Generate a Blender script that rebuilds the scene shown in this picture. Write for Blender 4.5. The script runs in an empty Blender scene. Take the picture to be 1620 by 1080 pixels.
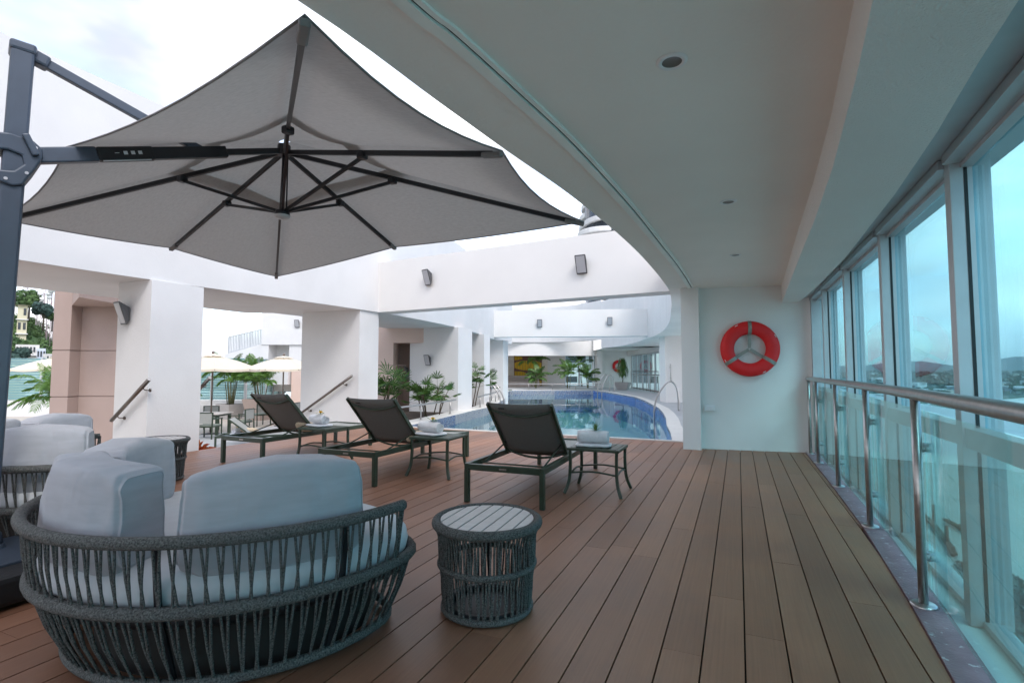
import bpy, bmesh, math, random
from mathutils import Vector, Matrix, noise as mnoise
random.seed(7)
S = bpy.context.scene
COL = S.collection
R = math.radians
cos, sin, pi = math.cos, math.sin, math.pi

# ------------------------------------------------------------------ camera
cam_d = bpy.data.cameras.new('camera'); cam = bpy.data.objects.new('camera', cam_d); COL.objects.link(cam)
cam.location = (0, 0, 1.2); cam.rotation_euler = (R(93.18), 0, R(23.8))
cam_d.sensor_width = 36; cam_d.lens = 18.0; cam_d.clip_start = .05; cam_d.clip_end = 60000
S.camera = cam
# ------------------------------------------------------------------ world: overcast sky with broken cloud
SUN_EL, SUN_AZ = R(48), R(128)          # azimuth from +Y towards +X
W = bpy.data.worlds.new("World"); S.world = W; W.use_nodes = True
nt = W.node_tree; nt.nodes.clear(); N = nt.nodes.new; Lk = nt.links.new
wo = N('ShaderNodeOutputWorld'); sky = N('ShaderNodeTexSky'); sky.sky_type = 'NISHITA'; sky.sun_disc = False
sky.sun_elevation = SUN_EL; sky.sun_rotation = SUN_AZ
b1 = N('ShaderNodeBackground'); b1.inputs[1].default_value = .14; Lk(sky.outputs[0], b1.inputs[0])
b2 = N('ShaderNodeBackground'); b2.inputs[1].default_value = .62
tc = N('ShaderNodeTexCoord'); mp = N('ShaderNodeMapping'); mp.inputs['Scale'].default_value = (1, 1, 2.6)
Lk(tc.outputs['Generated'], mp.inputs[0])
n1 = N('ShaderNodeTexNoise'); n1.inputs['Scale'].default_value = 2.3; n1.inputs['Detail'].default_value = 7; n1.inputs['Roughness'].default_value = .52
Lk(mp.outputs[0], n1.inputs['Vector'])
r1 = N('ShaderNodeValToRGB'); r1.color_ramp.elements[0].position = .36; r1.color_ramp.elements[1].position = .56
Lk(n1.outputs[0], r1.inputs[0])
n2 = N('ShaderNodeTexNoise'); n2.inputs['Scale'].default_value = 1.6; n2.inputs['Detail'].default_value = 5
Lk(mp.outputs[0], n2.inputs['Vector'])
r2 = N('ShaderNodeValToRGB'); r2.color_ramp.elements[0].position = .42; r2.color_ramp.elements[0].color = (.35, .375, .45, 1)
r2.color_ramp.elements[1].position = .68; r2.color_ramp.elements[1].color = (1, .98, .97, 1)
Lk(n2.outputs[0], r2.inputs[0]); Lk(r2.outputs[0], b2.inputs[0])
mr = N('ShaderNodeMapRange'); mr.inputs[3].default_value = .22; mr.inputs[4].default_value = 1
Lk(r1.outputs[0], mr.inputs[0])
mx = N('ShaderNodeMixShader'); Lk(mr.outputs[0], mx.inputs[0]); Lk(b1.outputs[0], mx.inputs[1]); Lk(b2.outputs[0], mx.inputs[2])
Lk(mx.outputs[0], wo.inputs[0])
sd = bpy.data.lights.new('sun', 'SUN'); sd.energy = .5; sd.angle = R(22); sd.color = (1, .965, .93)
sun = bpy.data.objects.new('sun', sd); COL.objects.link(sun)
dv = Vector((sin(SUN_AZ)*cos(SUN_EL), cos(SUN_AZ)*cos(SUN_EL), sin(SUN_EL)))
sun.rotation_euler = dv.to_track_quat('Z', 'Y').to_euler(); sun.location = (0, 0, 30)
S.view_settings.view_transform = 'Standard'; S.view_settings.look = 'None'
S.view_settings.exposure = 1.92; S.view_settings.gamma = 1; S.view_settings.use_curve_mapping = False
S.render.engine = 'CYCLES'
S.cycles.max_bounces = 10; S.cycles.transparent_max_bounces = 24; S.cycles.diffuse_bounces = 7

# ------------------------------------------------------------------ materials
def M(name, c, rough=.6, metal=0, var=.07, vs=3., bump=0., bs=60., c2=None, stretch=(1, 1, 1), spec=.5, trans=0, sheen=0, det=4):
    m = bpy.data.materials.new(name); m.use_nodes = True
    t = m.node_tree; p = t.nodes['Principled BSDF']; n = t.nodes.new; l = t.links.new
    p.inputs['Roughness'].default_value = rough; p.inputs['Metallic'].default_value = metal
    p.inputs['Specular IOR Level'].default_value = spec
    if sheen: p.inputs['Sheen Weight'].default_value = sheen
    tcn = n('ShaderNodeTexCoord'); mpn = n('ShaderNodeMapping'); mpn.inputs['Scale'].default_value = stretch
    l(tcn.outputs['Object'], mpn.inputs[0])
    nn = n('ShaderNodeTexNoise'); nn.inputs['Scale'].default_value = vs; nn.inputs['Detail'].default_value = det
    l(mpn.outputs[0], nn.inputs['Vector'])
    rp = n('ShaderNodeValToRGB'); rp.color_ramp.elements[0].position = .3; rp.color_ramp.elements[1].position = .7
    a = c if c2 else tuple(max(0, x*(1-var)) for x in c)
    b = c2 if c2 else tuple(min(1, x*(1+var)) for x in c)
    rp.color_ramp.elements[0].color = (*a, 1); rp.color_ramp.elements[1].color = (*b, 1)
    l(nn.outputs[0], rp.inputs[0]); l(rp.outputs[0], p.inputs['Base Color'])
    if bump:
        n3 = n('ShaderNodeTexNoise'); n3.inputs['Scale'].default_value = bs; n3.inputs['Detail'].default_value = 3
        l(mpn.outputs[0], n3.inputs['Vector'])
        bp = n('ShaderNodeBump'); bp.inputs['Strength'].default_value = bump; bp.inputs['Distance'].default_value = .01
        l(n3.outputs[0], bp.inputs['Height']); l(bp.outputs[0], p.inputs['Normal'])
    if trans:
        tr = n('ShaderNodeBsdfTranslucent'); l(rp.outputs[0], tr.inputs[0])
        ms = n('ShaderNodeMixShader'); ms.inputs[0].default_value = trans
        l(p.outputs[0], ms.inputs[1]); l(tr.outputs[0], ms.inputs[2])
        l(ms.outputs[0], t.nodes['Material Output'].inputs[0])
    return m

def glass(name, tint, ior=1.5, rough=0., bump=0., bs=3., dirt=0.):
    m = bpy.data.materials.new(name); m.use_nodes = True; t = m.node_tree; t.nodes.remove(t.nodes['Principled BSDF'])
    n = t.nodes.new; l = t.links.new
    tr = n('ShaderNodeBsdfTransparent'); tr.inputs[0].default_value = (*tint, 1)
    g = n('ShaderNodeBsdfGlossy'); g.inputs['Roughness'].default_value = rough; g.inputs[0].default_value = (.95, .97, .97, 1)
    f = n('ShaderNodeFresnel'); ge = n('ShaderNodeNewGeometry'); mr_ = n('ShaderNodeMapRange')
    mr_.inputs[3].default_value = ior; mr_.inputs[4].default_value = 1/ior; l(ge.outputs['Backfacing'], mr_.inputs[0]); l(mr_.outputs[0], f.inputs[0])
    ms = n('ShaderNodeMixShader'); l(f.outputs[0], ms.inputs[0]); l(tr.outputs[0], ms.inputs[1]); l(g.outputs[0], ms.inputs[2])
    out = ms
    if bump:
        tcn = n('ShaderNodeTexCoord'); nn = n('ShaderNodeTexNoise'); nn.inputs['Scale'].default_value = bs; nn.inputs['Detail'].default_value = 3
        l(tcn.outputs['Object'], nn.inputs['Vector'])
        bp = n('ShaderNodeBump'); bp.inputs['Strength'].default_value = bump; bp.inputs['Distance'].default_value = .02
        l(nn.outputs[0], bp.inputs['Height']); l(bp.outputs[0], g.inputs['Normal']); l(bp.outputs[0], f.inputs['Normal'])
    if dirt:
        d = n('ShaderNodeBsdfDiffuse'); d.inputs[0].default_value = (.50, .68, .66, 1)
        m2 = n('ShaderNodeMixShader'); m2.inputs[0].default_value = dirt
        l(ms.outputs[0], m2.inputs[1]); l(d.outputs[0], m2.inputs[2]); out = m2
    l(out.outputs[0], t.nodes['Material Output'].inputs[0])
    return m

def tile_mat(name, c1, c2, grout, size, rough=.25, bump=.2):
    m = bpy.data.materials.new(name); m.use_nodes = True; t = m.node_tree; p = t.nodes['Principled BSDF']; n = t.nodes.new; l = t.links.new
    tcn = n('ShaderNodeTexCoord'); vo = n('ShaderNodeTexVoronoi'); vo.distance = 'CHEBYCHEV'; vo.inputs['Randomness'].default_value = 0
    vo.inputs['Scale'].default_value = 1/size; l(tcn.outputs['Object'], vo.inputs['Vector'])
    wn = n('ShaderNodeTexWhiteNoise'); l(vo.outputs['Position'], wn.inputs[0])
    rp = n('ShaderNodeValToRGB'); rp.color_ramp.elements[0].color = (*c1, 1); rp.color_ramp.elements[1].color = (*c2, 1)
    l(wn.outputs[0], rp.inputs[0])
    gt = n('ShaderNodeMath'); gt.operation = 'GREATER_THAN'; gt.inputs[1].default_value = .455; l(vo.outputs['Distance'], gt.inputs[0])
    mx_ = n('ShaderNodeMix'); mx_.data_type = 'RGBA'; l(gt.outputs[0], mx_.inputs[0]); l(rp.outputs[0], mx_.inputs[6]); mx_.inputs[7].default_value = (*grout, 1)
    l(mx_.outputs[2], p.inputs['Base Color']); p.inputs['Roughness'].default_value = rough
    return m

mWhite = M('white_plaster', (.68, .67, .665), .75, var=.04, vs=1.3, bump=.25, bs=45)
mWallN = M('wall_paint', (.76, .74, .72), .7, var=.04, vs=.9, bump=.15, bs=70)
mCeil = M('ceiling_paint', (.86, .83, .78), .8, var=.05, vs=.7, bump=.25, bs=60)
mBeamTex = M('stippled_paint', (.82, .80, .77), .7, var=.04, vs=1, bump=.9, bs=110)
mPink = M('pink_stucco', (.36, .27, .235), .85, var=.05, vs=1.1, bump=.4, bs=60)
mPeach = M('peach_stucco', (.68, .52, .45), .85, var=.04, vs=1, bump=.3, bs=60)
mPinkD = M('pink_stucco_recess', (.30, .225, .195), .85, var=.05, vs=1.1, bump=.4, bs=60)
mDark = M('dark_void', (.02, .018, .016), .8)
mAlu = M('grey_aluminium', (.50, .52, .54), .42, .35, var=.04, vs=8)
mAluD = M('dark_gasket', (.015, .02, .022), .6)
mSteel = M('brushed_steel', (.46, .44, .43), .32, 1, var=.1, vs=30, stretch=(1, 1, 1))
mSteelD = M('bronze_steel', (.20, .17, .15), .35, .9, var=.1, vs=20)
mAnth = M('anthracite_powdercoat', (.045, .06, .085), .38, .1, var=.06, vs=12)
mAnthF = M('anthracite_frame', (.018, .02, .024), .4, .2, var=.1, vs=12)
mBase = M('black_plastic', (.012, .012, .014), .5, var=.1, vs=5, bump=.2, bs=80)
mCloth = M('parasol_canvas', (.39, .385, .37), .9, var=.09, vs=24, bump=.15, bs=240, trans=.2, stretch=(1, 5, 1))
mCream = M('cream_canvas', (.76, .68, .55), .9, var=.03, vs=8, trans=.15)
mGreen = M('green_powdercoat', (.028, .048, .028), .38, var=.1, vs=14, spec=.6)
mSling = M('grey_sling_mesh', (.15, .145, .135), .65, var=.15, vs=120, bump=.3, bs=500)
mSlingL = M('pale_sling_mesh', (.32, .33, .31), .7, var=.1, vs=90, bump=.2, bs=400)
mSeam = M('dark_seam', (.012, .012, .013), .7)
mTowel = M('white_terry', (.86, .86, .88), .95, var=.05, vs=40, bump=1., bs=260, sheen=.3)
mPillow = M('beige_weave', (.62, .50, .36), .9, var=.15, vs=60, bump=.6, bs=150)
mFlower = M('yellow_petal', (.85, .55, .03), .5, var=.15, vs=60, trans=.2)
mLeaf = M('palm_leaf', (.045, .12, .02), .45, c2=(.16, .30, .05), vs=3, trans=.25)
mLeafD = M('dark_palm_leaf', (.02, .055, .012), .42, c2=(.13, .26, .05), vs=5, trans=.2)
mLeafR = M('red_leaf', (.45, .05, .02), .5, c2=(.3, .12, .03), vs=7, trans=.2)
mStem = M('palm_stem', (.10, .11, .05), .7, c2=(.17, .16, .08), vs=20)
mStemD = M('fibrous_stem', (.05, .04, .025), .85, c2=(.12, .09, .05), vs=30)
mPot = M('grey_planter', (.36, .34, .33), .6, var=.05, vs=5, bump=.1)
mPotP = M('taupe_planter', (.36, .28, .24), .6, var=.05, vs=5, bump=.1)
mSoil = M('soil', (.05, .035, .025), .95, bump=.8)
mCush = M('grey_linen', (.43, .435, .47), .92, var=.07, vs=7, bump=.32, bs=330, sheen=.25, stretch=(1, 1, 5), det=8)
t = mCush.node_tree; p = t.nodes['Principled BSDF']; old = p.inputs['Normal'].links[0].from_node
nn = t.nodes.new('ShaderNodeTexNoise'); nn.inputs['Scale'].default_value = 4.2; nn.inputs['Detail'].default_value = 2.5; nn.inputs['Distortion'].default_value = .9; nn.inputs['Roughness'].default_value = .42
tcn = t.nodes.new('ShaderNodeTexCoord'); mpn = t.nodes.new('ShaderNodeMapping'); mpn.inputs['Scale'].default_value = (1, 1, .55); t.links.new(tcn.outputs['Object'], mpn.inputs[0]); t.links.new(mpn.outputs[0], nn.inputs['Vector'])
bp = t.nodes.new('ShaderNodeBump'); bp.inputs['Strength'].default_value = .55; bp.inputs['Distance'].default_value = .04
t.links.new(nn.outputs[0], bp.inputs['Height']); t.links.new(bp.outputs[0], old.inputs['Normal'])
mSeat = M('pale_linen', (.60, .61, .63), .92, var=.04, vs=14, bump=.3, bs=300, sheen=.2)
mTabTop = M('pale_slat', (.62, .58, .55), .55, var=.06, vs=4, bump=.15, bs=120, stretch=(1, 12, 1))
mRed = M('red_plastic', (.72, .010, .012), .55, var=.05, vs=6)
mStrap = M('reflective_strap', (.28, .265, .235), .4, .3, var=.12, vs=40)
mPlast = M('white_plastic', (.8, .8, .8), .35, var=.01)
mLampG = M('grey_lamp_body', (.09, .09, .095), .5, .2, var=.06)
mLampL = M('frosted_lens', (.44, .44, .46), .25, var=.05, vs=60)
mPave = M('grey_pool_deck', (.42, .43, .44), .55, var=.07, vs=2.5, bump=.3, bs=90)
mCope = M('pale_coping', (.72, .70, .66), .55, var=.05, vs=4, bump=.15)
mTerr = M('terrace_tile', (.50, .44, .38), .5, var=.06, vs=3)
mTile = tile_mat('blue_mosaic', (.008, .045, .27), (.10, .26, .60), (.32, .42, .6), .055)
mFloorT = tile_mat('pool_floor_tile', (.10, .48, .64), (.18, .60, .74), (.35, .62, .68), .1)
mGlass = glass('tinted_glass', (.60, .87, .94), 1.5)
mGlassR = glass('railing_glass', (.83, .955, .93), 1.5, dirt=.012)
mGlassC = glass('clear_teal_glass', (.62, .86, .86), 1.5)
mWater = glass('pool_water', (.66, .93, .97), 1.33, bump=.09, bs=1.6)
mBark = M('bark', (.10, .08, .06), .9, bump=.6)
mRoof = M('roof_tile', (.38, .33, .28), .8, var=.2, vs=.4)
mWin = M('dark_window', (.035, .045, .055), .2, var=.3, vs=.7)
mRust = M('weathered_wood', (.13, .09, .06), .9, var=.3, vs=.8)
mKerb = M('worn_purple_paint', (.17, .10, .12), .5, c2=(.24, .15, .17), vs=6, bump=.4, bs=70)
# worn specks on the kerb strip
t = mKerb.node_tree; p = t.nodes['Principled BSDF']; src = p.inputs['Base Color'].links[0].from_socket
nn = t.nodes.new('ShaderNodeTexNoise'); nn.inputs['Scale'].default_value = 16; nn.inputs['Detail'].default_value = 8; nn.inputs['Roughness'].default_value = .7
rp = t.nodes.new('ShaderNodeValToRGB'); rp.color_ramp.elements[0].position = .60; rp.color_ramp.elements[1].position = .64
mm = t.nodes.new('ShaderNodeMix'); mm.data_type = 'RGBA'; mm.inputs[7].default_value = (.42, .38, .38, 1)
tcn = t.nodes.new('ShaderNodeTexCoord'); t.links.new(tcn.outputs['Object'], nn.inputs['Vector'])
t.links.new(nn.outputs[0], rp.inputs[0]); t.links.new(rp.outputs[0], mm.inputs[0]); t.links.new(src, mm.inputs[6]); t.links.new(mm.outputs[2], p.inputs['Base Color'])

def rope_mat(name, a, b):
    m = M(name, a, .85, c2=b, vs=160, det=6)
    t = m.node_tree; p = t.nodes['Principled BSDF']; n = t.nodes.new; l = t.links.new
    tcn = n('ShaderNodeTexCoord'); w = n('ShaderNodeTexNoise'); w.inputs['Scale'].default_value = 210; w.inputs['Detail'].default_value = 2
    l(tcn.outputs['Object'], w.inputs['Vector'])
    bp = n('ShaderNodeBump'); bp.inputs['Strength'].default_value = 1.; bp.inputs['Distance'].default_value = .006
    l(w.outputs[0], bp.inputs['Height']); l(bp.outputs[0], p.inputs['Normal'])
    return m
mRope = rope_mat('melange_rope', (.016, .018, .018), (.175, .175, .165))

def deck_mat():
    m = bpy.data.materials.new('composite_decking'); m.use_nodes = True; t = m.node_tree; p = t.nodes['Principled BSDF']; n = t.nodes.new; l = t.links.new
    at = n('ShaderNodeVertexColor'); at.layer_name = 'board'
    sp = n('ShaderNodeSeparateColor'); l(at.outputs[0], sp.inputs[0])
    rp = n('ShaderNodeValToRGB'); e = rp.color_ramp.elements
    e[0].color = (.228, .106, .060, 1); e[1].color = (.318, .155, .092, 1)
    x = e.new(.5); x.color = (.270, .128, .074, 1); l(sp.outputs[0], rp.inputs[0])
    tcn = n('ShaderNodeTexCoord'); mp_ = n('ShaderNodeMapping'); mp_.inputs['Scale'].default_value = (90, 1.6, 1); l(tcn.outputs['Object'], mp_.inputs[0])
    g = n('ShaderNodeTexNoise'); g.inputs['Scale'].default_value = 1; g.inputs['Detail'].default_value = 5; g.inputs['Roughness'].default_value = .65; l(mp_.outputs[0], g.inputs['Vector'])
    r2_ = n('ShaderNodeValToRGB'); r2_.color_ramp.elements[0].position = .25; r2_.color_ramp.elements[0].color = (.85, .85, .85, 1); r2_.color_ramp.elements[1].position = .75; r2_.color_ramp.elements[1].color = (1.12, 1.12, 1.12, 1)
    l(g.outputs[0], r2_.inputs[0])
    mu = n('ShaderNodeMix'); mu.data_type = 'RGBA'; mu.blend_type = 'MULTIPLY'; mu.inputs[0].default_value = 1; l(rp.outputs[0], mu.inputs[6]); l(r2_.outputs[0], mu.inputs[7])
    d = n('ShaderNodeTexNoise'); d.inputs['Scale'].default_value = 1.1; d.inputs['Detail'].default_value = 8; d.inputs['Roughness'].default_value = .62; l(tcn.outputs['Object'], d.inputs['Vector'])
    r3 = n('ShaderNodeValToRGB'); r3.color_ramp.elements[0].position = .35; r3.color_ramp.elements[0].color = (.80, .80, .82, 1); r3.color_ramp.elements[1].position = .65; r3.color_ramp.elements[1].color = (1.1, 1.08, 1.06, 1)
    l(d.outputs[0], r3.inputs[0])
    m2 = n('ShaderNodeMix'); m2.data_type = 'RGBA'; m2.blend_type = 'MULTIPLY'; m2.inputs[0].default_value = 1; l(mu.outputs[2], m2.inputs[6]); l(r3.outputs[0], m2.inputs[7])
    l(m2.outputs[2], p.inputs['Base Color'])
    rr = n('ShaderNodeMapRange'); rr.inputs[3].default_value = .34; rr.inputs[4].default_value = .6; l(d.outputs[0], rr.inputs[0]); l(rr.outputs[0], p.inputs['Roughness'])
    bp = n('ShaderNodeBump'); bp.inputs['Strength'].default_value = .35; bp.inputs['Distance'].default_value = .003; l(g.outputs[0], bp.inputs['Height']); l(bp.outputs[0], p.inputs['Normal'])
    return m
mDeck = deck_mat()

# ------------------------------------------------------------------ mesh builder
class MB:
    def __init__(s): s.v = []; s.f = []; s.sm = []
    def add(s, vs, fs, smooth=False):
        o = len(s.v); s.v += [Vector(v) for v in vs]
        for f in fs: s.f.append([i+o for i in f]); s.sm.append(smooth)
        return s
    def box(s, a, b):
        x0, y0, z0 = a; x1, y1, z1 = b
        return s.add([(x0,y0,z0),(x1,y0,z0),(x1,y1,z0),(x0,y1,z0),(x0,y0,z1),(x1,y0,z1),(x1,y1,z1),(x0,y1,z1)],
                     [(0,3,2,1),(4,5,6,7),(0,1,5,4),(1,2,6,5),(2,3,7,6),(3,0,4,7)])
    def cbox(s, c, d, rz=0):
        c = Vector(c); h = [x/2 for x in d]; m = Matrix.Rotation(rz, 3, 'Z')
        P = [c + m @ Vector((sx*h[0], sy*h[1], sz*h[2])) for sz in (-1, 1) for sx, sy in ((-1,-1),(1,-1),(1,1),(-1,1))]
        return s.add(P, [(0,3,2,1),(4,5,6,7),(0,1,5,4),(1,2,6,5),(2,3,7,6),(3,0,4,7)])
    def bar(s, p, q, w, h, up=(0, 0, 1)):
        p = Vector(p); q = Vector(q); d = (q-p).normalized(); up = Vector(up)
        a = d.cross(up)
        if a.length < 1e-4: a = d.cross(Vector((1, 0, 0)))
        a.normalize(); b = a.cross(d).normalized(); a *= w/2; b *= h/2
        P = [p-a-b, p+a-b, p+a+b, p-a+b, q-a-b, q+a-b, q+a+b, q-a+b]
        return s.add(P, [(0,1,2,3),(7,6,5,4),(0,4,5,1),(1,5,6,2),(2,6,7,3),(3,7,4,0)])
    def tube(s, pts, r, seg=8, closed=False, caps=True):
        pts = [Vector(p) for p in pts]; n = len(pts); rs = r if isinstance(r, (list, tuple)) else [r]*n
        T = []
        for i in range(n):
            if closed: d = pts[(i+1) % n]-pts[i-1]
            else: d = pts[min(i+1, n-1)]-pts[max(i-1, 0)]
            T.append(d.normalized())
        u = T[0].orthogonal().normalized(); V = []
        for i in range(n):
            u = (u-T[i]*u.dot(T[i])).normalized(); w = T[i].cross(u)
            for k in range(seg):
                a = 2*pi*k/seg; V.append(pts[i]+(u*cos(a)+w*sin(a))*rs[i])
        F = []
        for i in range(n if closed else n-1):
            j = (i+1) % n
            for k in range(seg):
                k2 = (k+1) % seg; F.append((i*seg+k, i*seg+k2, j*seg+k2, j*seg+k))
        s.add(V, F, True)
        if caps and not closed:
            o = len(s.v)-n*seg
            s.f.append([o+k for k in range(seg)][::-1]); s.sm.append(False)
            s.f.append([o+(n-1)*seg+k for k in range(seg)]); s.sm.append(False)
        return s
    def cyl(s, c, r, h, seg=24, r2=None):
        c = Vector(c); return s.tube([c, c+Vector((0, 0, h))], [r, r if r2 is None else r2], seg)
    def lathe(s, c, prof, seg=32, smooth=True):
        c = Vector(c); V = [c+Vector((r*cos(2*pi*k/seg), r*sin(2*pi*k/seg), z)) for r, z in prof for k in range(seg)]
        F = [(i*seg+k, i*seg+(k+1) % seg, (i+1)*seg+(k+1) % seg, (i+1)*seg+k) for i in range(len(prof)-1) for k in range(seg)]
        return s.add(V, F, smooth)
    def prism(s, poly, z0, z1):
        n = len(poly)
        V = [(x, y, z0) for x, y in poly]+[(x, y, z1) for x, y in poly]
        return s.add(V, [tuple(range(n))[::-1], tuple(range(n, 2*n))]+[(i, (i+1) % n, n+(i+1) % n, n+i) for i in range(n)])
    def quad(s, a, b, c, d): return s.add([a, b, c, d], [(0, 1, 2, 3)])
    def grid(s, fn, nu, nv, smooth=True):
        V = [fn(i/nu, j/nv) for j in range(nv+1) for i in range(nu+1)]; w = nu+1
        return s.add(V, [(j*w+i, j*w+i+1, (j+1)*w+i+1, (j+1)*w+i) for j in range(nv) for i in range(nu)], smooth)
    def wallstrip(s, pts, z0, z1, th):
        """wall of thickness th along pts (offset to the left of travel); z1 may be a list"""
        n = len(pts); P = [Vector((x, y)) for x, y in pts]; O = []
        for i in range(n):
            d = (P[min(i+1, n-1)]-P[max(i-1, 0)]).normalized(); O.append(P[i]+Vector((-d.y, d.x))*th)
        zt = z1 if isinstance(z1, list) else [z1]*n; zb = z0 if isinstance(z0, list) else [z0]*n
        V = []
        for i in range(n): V += [(*P[i], zb[i]), (*P[i], zt[i]), (*O[i], zt[i]), (*O[i], zb[i])]
        F = []
        for i in range(n-1):
            a = i*4; b = a+4
            for k in range(4): F.append((a+k, a+(k+1) % 4, b+(k+1) % 4, b+k))
        F += [(3, 2, 1, 0), ((n-1)*4, (n-1)*4+1, (n-1)*4+2, (n-1)*4+3)]
        return s.add(V, F)
    def xf(s, m, i0=0):
        for i in range(i0, len(s.v)): s.v[i] = m @ s.v[i]
        return s

BASE = {}
def _link(name, mb, mat, off, bevel=0, subsurf=0, seg=2):
    me = bpy.data.meshes.new(name)
    me.from_pydata([v-off for v in mb.v], [], mb.f); me.materials.append(mat)
    me.polygons.foreach_set('use_smooth', mb.sm)
    bm = bmesh.new(); bm.from_mesh(me); bmesh.ops.recalc_face_normals(bm, faces=bm.faces); bm.to_mesh(me); bm.free()
    me.update(); o = bpy.data.objects.new(name, me); COL.objects.link(o)
    if bevel:
        b = o.modifiers.new('bevel', 'BEVEL'); b.width = bevel; b.segments = seg; b.limit_method = 'ANGLE'; b.angle_limit = R(40)
    if subsurf:
        b = o.modifiers.new('sub', 'SUBSURF'); b.levels = subsurf; b.render_levels = subsurf
    return o
def thing(name, label, cat, loc=(0, 0, 0), group=None):
    o = bpy.data.objects.new(name, None); COL.objects.link(o); o.location = loc; o.empty_display_size = .1
    o['label'] = label; o['category'] = cat
    if group: o['group'] = group
    BASE[o.name] = Vector(loc); return o
def part(name, mb, mat, parent, label=None, bevel=0, subsurf=0, kind=None):
    off = BASE[parent.name]; o = _link(name, mb, mat, off, bevel, subsurf); o.parent = parent; BASE[o.name] = off
    if label: o['label'] = label
    if kind: o['kind'] = kind
    return o
def solo(name, mb, mat, label=None, cat=None, loc=(0, 0, 0), group=None, kind=None, bevel=0, subsurf=0):
    o = _link(name, mb, mat, Vector(loc), bevel, subsurf); o.location = loc; BASE[o.name] = Vector(loc)
    if label: o['label'] = label
    if cat: o['category'] = cat
    if group: o['group'] = group
    if kind: o['kind'] = kind
    return o
def struct(name, mb, mat, bevel=0): return solo(name, mb, mat, kind='structure', bevel=bevel)
def copy_tree(o, parent=None):
    c = o.copy(); COL.objects.link(c); c.parent = parent
    for ch in o.children: copy_tree(ch, c)
    return c
def dup(o, loc, rz=0, label=None, group=None, scale=None):
    c = copy_tree(o); c.location = loc; c.rotation_euler = (0, 0, rz)
    if label: c['label'] = label
    if group: c['group'] = group
    if scale: c.scale = (scale,)*3
    return c
def lerp(a, b, t): return a+(b-a)*t
def crv(tab, y):
    if y <= tab[0][0]: return tab[0][1]
    for (a, xa), (b, xb) in zip(tab, tab[1:]):
        if y <= b: return lerp(xa, xb, (y-a)/(b-a))
    return tab[-1][1]
def catmull(pts, n=6, closed=False):
    P = [Vector(p) for p in pts]; out = []; m = len(P)
    for i in range(m if closed else m-1):
        g = (lambda k: P[k % m]) if closed else (lambda k: P[min(max(k, 0), m-1)])
        a, b, c, d = g(i-1), g(i), g(i+1), g(i+2)
        for k in range(n):
            t = k/n; out.append(.5*((2*b)+(c-a)*t+(2*a-5*b+4*c-d)*t*t+(3*b-a-3*c+d)*t**3))
    if not closed: out.append(P[-1])
    return out
CA, SA = cos(R(23.8)), sin(R(23.8))
def wing(a, b, z=0.): return Vector((a*CA-b*SA, a*SA+b*CA, z))     # plan axes of the north wing (turned 23.8 deg)
def wbox(mb, a0, b0, z0, a1, b1, z1):
    V = [wing(a, b, z) for z in (z0, z1) for a, b in ((a0,b0),(a1,b0),(a1,b1),(a0,b1))]
    return mb.add(V, [(0,3,2,1),(4,5,6,7),(0,1,5,4),(1,2,6,5),(2,3,7,6),(3,0,4,7)])

# ================================================================== GROUND AND DECK
RAIL = [(-6, .30), (-1, .45), (0.3, .58), (1.82, .70), (3.3, .80), (4.7, .86), (6.2, .88), (9, .885)]
EDGE = [(y, x-.015) for y, x in RAIL]                           # right edge of the boards
PITCH, GAP = .165, .007
mb = MB(); cols = []
ix = -46
while True:
    x0 = ix*PITCH+GAP/2; x1 = (ix+1)*PITCH-GAP/2; ix += 1
    if x0 > .86: break
    if x0 < -7.45: continue
    y = -5-random.random()*2.5
    yend = 9.02
    while y < yend:
        L = random.choice([2.4, 2.4, 2.9, 3.6]); y2 = min(y+L, yend)
        if yend-y2 < .3: y2 = yend
        ys = [y+.0008]+[v for v in (-3, -1, .3, 1, 1.8, 2.5, 3.3, 4, 4.7, 5.5, 6.2, 7.5) if y+.05 < v < y2-.05]+[y2-.0008]
        c = random.random()
        sgm = [(yy, min(x1, crv(EDGE, yy)-.005)) for yy in ys]
        for (ya, xa), (yb, xb) in zip(sgm, sgm[1:]):
            if xa <= x0+.004 or xb <= x0+.004: continue
            mb.box((x0, ya, -.025), (x1, yb, 0)) if abs(xa-x1) < 1e-6 and abs(xb-x1) < 1e-6 else \
                mb.add([(x0,ya,-.025),(xa,ya,-.025),(xb,yb,-.025),(x0,yb,-.025),(x0,ya,0),(xa,ya,0),(xb,yb,0),(x0,yb,0)],
                       [(0,3,2,1),(4,5,6,7),(0,1,5,4),(1,2,6,5),(2,3,7,6),(3,0,4,7)])
            cols += [c]*6
        y = y2
deck = struct('deck', mb, mDeck)
ca = deck.data.color_attributes.new('board', 'FLOAT_COLOR', 'CORNER')
buf = []
for pg, c in zip(deck.data.polygons, cols): buf += [c, c, c, 1]*pg.loop_total
ca.data.foreach_set('color', buf)
struct('deck_bearer', MB().box((-7.5, -7, -.2), (.9, 9.02, -.03)), mDark)
ys = [-6, -3, -1, .3, 1.1, 1.82, 2.5, 3.3, 4, 4.7, 5.4, 6.2, 7.2, 8.6]
mb = MB(); mb.wallstrip([(crv(RAIL, y)-.018, y) for y in ys][::-1], -.15, .012, -.0)
mb = MB()
def strip2(mb, ys, xa, xb, z0, z1):
    V = []
    for y in ys: V += [(xa(y), y, z0), (xa(y), y, z1), (xb(y), y, z1), (xb(y), y, z0)]
    F = []
    for i in range(len(ys)-1):
        a = i*4; b = a+4
        for k in range(4): F.append((a+k, a+(k+1) % 4, b+(k+1) % 4, b+k))
    n = len(ys)-1
    F += [(3, 2, 1, 0), (n*4, n*4+1, n*4+2, n*4+3)]
    return mb.add(V, F)
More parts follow.
